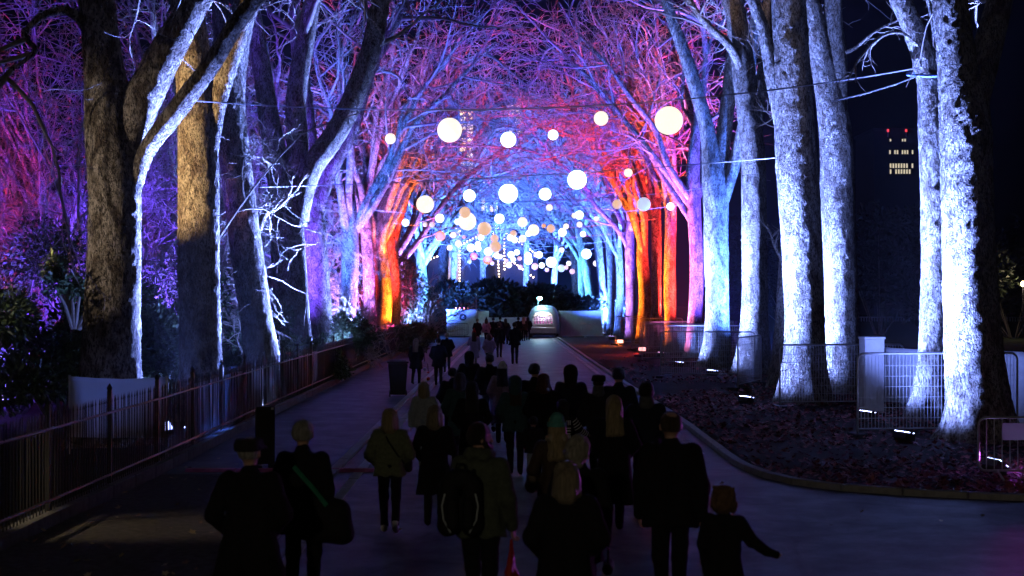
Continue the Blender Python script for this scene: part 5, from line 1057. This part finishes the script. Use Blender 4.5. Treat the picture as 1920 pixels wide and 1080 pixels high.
# --- the middle of the crowd
PP('peaked', 1122, 703, 1.72, 'person in a dark flat cap and scarf in the middle of the crowd', .1, 'charcoal', .62, 1.05, hair=('crop', 'dark'), hat=('cap', 'black'), scarf='grey')
PP('tallnavy', 1160, 690, 1.80, 'tall person in navy coat beside the one in the dark flat cap', 0, 'navy', .66, 1.1, hair=('short', 'dark'), arms=('pocket', 'down'))
PP('round', 1070, 686, 1.76, 'person in a rounded dark hood with pale rim, alone on the right of the path', 0, 'navy', .74, 1.2, hair=('short', 'dark'), hat=('hood', 'charcoal'), arms=('front', 'front'))
PP('sidelook', 1003, 682, 1.78, 'dark haired person in black looking to the side, left of the rounded hood', .1, 'black', .72, 1.08, hair=('short', 'dark'), head=.8)
PP('redbob', 1019, 702, 1.66, 'person with auburn hair in long black coat before the one looking aside', 0, 'black', .45, 1.12, hair=('bob', 'auburn'), skirt=.03)
PP('tealhood', 966, 706, 1.62, 'person in dark teal hooded jacket walking in the middle', 0, 'teal', .78, 1.15, 'charcoal', 'black', ('long', 'brown'), ('pocket', 'pocket'), .15, hat=('hood', 'teal'))
PP('whitehat', 942, 680, 1.62, 'person in a white beanie and long mauve coat', 0, 'mauve', .45, 1.0, hair=('long', 'dark'), hat=('beanie', 'white'), skirt=.03)
PP('palecoat', 795, 717, 1.46, 'blonde person in pale blue jacket and light jeans by the left kerb', -.1, 'pale', .84, 1.08, 'pjeans', 'white', ('bob', 'blonde'), ('down', 'pocket'), .15)
PP('dark_a', 885, 716, 1.60, 'dark haired person in long black coat left of the path middle', 0, 'black', .5, 1.05, hair=('long', 'dark'))
PP('greyteal', 862, 700, 1.62, 'person in grey teal coat behind the dark haired one', .1, 'teal', .6, 1.08, hair=('bob', 'brown'))
PP('dark_b', 880, 660, 1.66, 'person in black hood walking ahead of the grey teal coat', 0, 'black', .7, 1.1, hair=('short', 'dark'), hat=('hood', 'black'))
PP('jeans', 918, 664, 1.70, 'person in black jacket and blue jeans ahead of the white beanie', 0, 'black', .85, 1.1, 'pjeans', 'black', ('short', 'dark'))
PP('dark_c', 848, 690, 1.55, 'person in dark jacket farthest left in the middle crowd', .1, 'navy', .75, 1.05, hair=('short', 'dark'))
PP('kid', 1000, 783, 1.06, 'small child in pale leggings holding on beside the teal hooded jacket', 0, 'charcoal', .85, 1.2, 'pjeans', 'white', ('short', 'dark'), child=True)
PP('stripe', 1055, 752, 1.34, 'child in a black top with white striped sleeves', .1, 'black', .85, 1.15, 'black', 'black', ('long', 'dark'), ('down', 'out'), child=True)
# --- walkers far ahead
FARP = [(965, 604, 1.85, 63, 'lone person in black striding ahead on the open path', 'black', .8, 'short', None, 'black'), (780, 640, 1.55, 48, 'person in black by the railings carrying a pale and a red bag', 'black', .6, 'long', None, 'black'), (822, 638, 1.58, 47.5, 'person in black walking on the left strip beyond the bin', 'navy', .7, 'short', None, 'black'), (838, 625, 1.55, 56, 'person in black farther along the left strip', 'black', .7, 'short', None, 'black'),
        (889, 630, 1.55, 60, 'person with red hat and long lilac coat ahead on the left', 'lilac', .45, 'long', ('pompom', 'red'), 'grey'), (917, 640, 1.50, 57, 'person in pale pink jacket ahead of the crowd', 'pink', .85, 'bob', None, 'black'), (936, 612, 1.72, 70, 'person in black in front of the long white hoarding', 'black', .75, 'short', None, 'black'),
        (895, 604, 1.66, 88, 'person in black queueing nearest the cabin', 'black', .7, 'short', None, 'black'), (912, 603, 1.62, 90, 'person in pink jacket and pompom hat queueing', 'pink', .8, 'bob', ('pompom', 'black'), 'black'), (925, 604, 1.68, 91, 'person in black queueing right of the pink jacket', 'black', .7, 'short', None, 'black'), (938, 602, 1.70, 92, 'person in pompom hat queueing in the middle of the line', 'charcoal', .75, 'short', ('pompom', 'black'), 'black'), (948, 606, 1.64, 90, 'person in dark coat queueing at the right end of the line', 'navy', .6, 'long', None, 'black'),
        (982, 604, 1.66, 97, 'fair haired person waiting at the side of the food trailer', 'brown', .8, 'long', None, 'black'), (990, 606, 1.62, 99, 'person with red glowing scarf at the food trailer', 'black', .8, 'bob', None, 'black'), (972, 606, 1.68, 93, 'person in black just left of the food trailer', 'black', .8, 'short', None, 'black')]
for px, yt, h, dd, lab, ct, hm_, hr, ht, tr_ in FARP:
    person(px, yt, h, lab, random.uniform(-.3, .3), ct, hm_, 1.08, tr_, 'black', (hr, random.choice(['dark', 'brown', 'ash']) if 'fair' not in lab else 'blonde'), (random.choice(['pocket', 'front', 'down']), random.choice(['pocket', 'down'])), .14, lod='far', hat=ht, dfix=dd, skirt=.02)

# ---- things they carry
def carry(key, x, y, z):
    o, d, s = PL[key]; v = Matrix.Rotation(o.rotation_euler.z, 3, 'Z') @ Vector((x * s, y * s, z * s)); return o.location + v, o.rotation_euler.z, s
M_BAG = cloth('bag_black', (.014, .014, .016), .7)
# black rucksack of the parka wearer
p, rz, s = carry('parka', -.10, -.25, 1.10); bp = empty('backpack', p, rz + .25, 'black rucksack with pale piping on the green parka', 'backpack'); vx = .012
blob('body', lambda G: sd_caps(G, [((-.10, 0, -.18), (-.10, 0, .16), .10, .085), ((.10, 0, -.18), (.10, 0, .16), .10, .085), ((-.05, 0, .22), (.05, 0, .22), .08, .08)], .04) + .006 * vnoise(G * 14), (-.26, -.2, -.34), (.26, .2, .36), vx, M_BAG, bp)
blob('front_pocket', lambda G: sd_caps(G, [((-.07, -.09, -.16), (-.07, -.09, .02), .06, .05), ((.07, -.09, -.16), (.07, -.09, .02), .06, .05)], .04), (-.2, -.22, -.3), (.2, .05, .14), vx, M_BAG, bp)
M_PIPE = surf('reflective_piping', (.4, .46, .46), (.3, .34, .34), rough=.35)
for sx in (-1, 1): MB().tube([(sx * .13, -.10, .10), (sx * .155, -.115, 0), (sx * .14, -.125, -.12), (sx * .08, -.12, -.23)], .007, 5).obj('piping', M_PIPE, bp); MB().tube([(sx * .10, .06, .22), (sx * .12, .18, .30), (sx * .12, .30, .2)], .022, 6).obj('strap', M_BAG, bp)
MB().tube([(-.04, .02, .30), (-.03, .0, .345), (.03, .0, .345), (.04, .02, .30)], .010, 6).obj('handle', M_BAG, bp)
# red carrier bag in the hand
p, rz, s = carry('parka', .26, .06, .76); rb = empty('carrier_bag', p, rz, 'red carrier bag hanging from the hand of the parka wearer', 'bag')
M_RED = surf('red_plastic', (.55, .035, .015), (.36, .02, .01), scale=9, rough=.4, bump=.6, bscale=12)
blob('bag_body', lambda G: sd_caps(G, [((0, -.02, -.16), (.0, -.08, -.42), .02, .06, 1.6), ((0, .02, -.16), (0, .10, -.42), .02, .06, 1.6), ((.0, 0, -.3), (.03, 0, -.44), .06, .08)], .04) + .014 * vnoise(G * 12), (-.16, -.28, -.56), (.2, .28, -.06), .013, M_RED, rb)
for yy in (-.03, .03): MB().tube([(0, yy * .3, .01), (0, yy, -.08), (0, yy * 1.8, -.2)], [.008, .012, .03], 6).obj('handle', M_RED, rb)
# large holdall on a green strap
p, rz, s = carry('strap', .24, -.13, .88); hb_ = empty('holdall', p, rz, 'large black holdall hanging behind the grey haired person', 'bag')
blob('bag_body', lambda G: sd_caps(G, [((-.16, 0, .10), (.10, 0, .06), .10, .10, .9), ((-.20, 0, -.12), (.14, 0, -.14), .11, .12, .9), ((-.05, 0, -.02), (.04, 0, -.02), .17, .17, .7)], .05) + .010 * vnoise(G * 9), (-.5, -.3, -.42), (.45, .3, .32), .015, M_BAG, hb_)
MB().tube([(-.30, -.02, .46), (-.22, -.06, .38), (-.10, -.11, .26), (.02, -.15, .12)], .024, 6).obj('strap', surf('green_webbing', (.02, .22, .12), (.01, .14, .08), rough=.7), hb_)
# cross strap on the olive jacket
p, rz, s = carry('green', 0, 0, 0); o = empty('shoulder_bag', p, rz, 'small dark shoulder bag worn across the olive jacket', 'bag'); MB().tube([(-.09 * s, -.06 * s, 1.47 * s), (-.02 * s, -.135 * s, 1.32 * s), (.10 * s, -.14 * s, 1.14 * s), (.2 * s, -.05 * s, 1.0 * s)], .011, 5).obj('strap', M_BAG, o); blob('bag_body', lambda G: sd_caps(G, [((.23, .03, .80), (.23, .09, .80), .05, .05), ((.23, .03, .86), (.23, .09, .86), .05, .05)], .02), (.14, -.06, .70), (.32, .2, .96), .012, M_BAG, o)
# handbag by the mint beanie, dark shopper by the silver haired person
p, rz, s = carry('mint', -.30, .02, .98); o = empty('handbag', p, rz, 'tan handbag under the arm of the mint beanie wearer', 'bag'); blob('bag_body', lambda G: sd_caps(G, [((0, -.06, -.05), (0, .06, -.05), .07, .07), ((0, -.05, .04), (0, .05, .04), .055, .055)], .03), (-.14, -.2, -.18), (.14, .2, .16), .012, cloth('tan_leather', (.17, .13, .085), .5), o); MB().tube([(0, -.06, .08), (.02, -.05, .3), (.10, 0, .42), (.04, .05, .3), (0, .06, .08)], .008, 5).obj('strap', M_BAG, o)
p, rz, s = carry('silver', .27, .02, .76); o = empty('shopping_bag', p, rz, 'dark shopping bag in the hand of the silver haired person', 'bag'); blob('bag_body', lambda G: sd_caps(G, [((0, -.13, -.2), (0, .13, -.2), .05, .05), ((0, -.14, -.42), (0, .14, -.42), .07, .07)], .05), (-.14, -.3, -.56), (.14, .3, -.08), .016, M_BAG, o); MB().tube([(0, -.08, -.18), (0, -.03, .0), (0, .03, .0), (0, .08, -.18)], .008, 5).obj('handle', M_BAG, o)
# glasses
o, d, s = PL['silver']; a = .75; g = empty('glasses', o.location + Vector((0, 0, 1.636 * s)), o.rotation_euler.z - a, 'thin glasses on the silver haired person', 'glasses'); mb = MB()
for sx in (-1, 1):
    mb.tube([(sx * .034 * s + .024 * s * math.cos(t), .108 * s, .020 * s * math.sin(t)) for t in np.linspace(0, 2 * math.pi, 13)], .0025, 5); mb.tube([(sx * .058 * s, .106 * s, .004), (sx * .094 * s, .0, .004)], .003, 5)
mb.tube([(-.011 * s, .110 * s, .004), (.011 * s, .110 * s, .004)], .0025, 5); mb.obj('frame', surf('glasses_metal', (.6, .6, .62), rough=.25, metal=1), g)
# beard on the parka wearer
o, d, s = PL['parka']; a = .95
def hb2(p): x, y, z = p; return (x * math.cos(a) + y * math.sin(a), -x * math.sin(a) + y * math.cos(a), z)
blob('beard', lambda G: sd_caps(G, [(hb2((-.06, .03, 1.585)), hb2((0, .075, 1.545)), .03, .042), (hb2((.06, .03, 1.585)), hb2((0, .075, 1.545)), .03, .042), (hb2((-.03, .085, 1.588)), hb2((.03, .085, 1.588)), .014, .014)], .015) + .004 * vnoise(G * 40), (-.2, -.2, 1.45), (.22, .2, 1.64), .008, hairm('dark', HAIR['dark']), o)
# white stripes and blocks on the sleeves of the striped top
o, d, s = PL['stripe']; M_STR = surf('white_print_cloth', (.7, .7, .72), (.6, .6, .62))
def ring(a, b, r0, r1, t, name='stripe'):
    a, b = Vector(a), Vector(b); MB().tube([a.lerp(b, t - .035), a.lerp(b, t + .035)], [r0 + (r1 - r0) * t + .012] * 2, 14, False).obj(name, M_STR, o)
for t in (.2, .42, .64, .86): ring((.18, 0, 1.40), (.33, .02, 1.19), .083, .074, t)
for t in (.2, .42, .64, .86): ring((.33, .02, 1.19), (.50, .10, 1.06), .072, .056, t)
for k, (x, z, w, h) in enumerate([(.06, 1.33, .02, .09), (.095, 1.33, .02, .09), (.13, 1.33, .02, .09), (.095, 1.22, .10, .022), (.095, 1.17, .10, .022), (.09, 1.11, .09, .022), (.10, 1.05, .022, .07), (.13, 1.05, .022, .07)]):
    MB().box((x, -.138, z), (w, .012, h)).obj('stripe', M_STR, o)
# bags of the pair by the railings
for key, dx, m, lab, c in (('a', .30, None, 'pale blue tote of the person by the railings', (.35, .45, .6)), ('b', .42, None, 'red bag low in the hand of the person by the railings', (.55, .03, .02))):
    X = (780 - CX) / FPX * 48; o = empty('tote_bag', (X + dx, 47.9, .75 if key == 'a' else .42), 0, lab, 'bag'); blob('bag_body', lambda G: sd_caps(G, [((0, -.08, -.22), (0, .08, -.22), .06, .06), ((0, -.08, .0), (0, .08, .0), .035, .035)], .04), (-.14, -.22, -.34), (.14, .22, .12), .025, cloth('tote_' + key, c), o); MB().tube([(0, -.06, .0), (-.02, -.03, .3), (-.02, .03, .3), (0, .06, .0)], .01, 5).obj('handle', M_BAG, o)
# ================================================================== thin night mist that shows the beams and the glow of the lamps
hz = MB().box((0, 250, 28.5), (660, 640, 60)).obj('haze', None)
m = bpy.data.materials.new('mist'); m.use_nodes = True; nt = m.node_tree; nt.nodes.clear()
pv_ = nt.nodes.new('ShaderNodeVolumePrincipled'); pv_.inputs['Density'].default_value = 0.0002; pv_.inputs['Color'].default_value = (.9, .92, 1, 1); pv_.inputs['Anisotropy'].default_value = .3
ou = nt.nodes.new('ShaderNodeOutputMaterial'); nt.links.new(pv_.outputs[0], ou.inputs['Volume']); hz.data.materials.append(m); tag(hz, 'thin mist hanging in the avenue', 'haze', kind='stuff')
cy.volume_bounces = 0
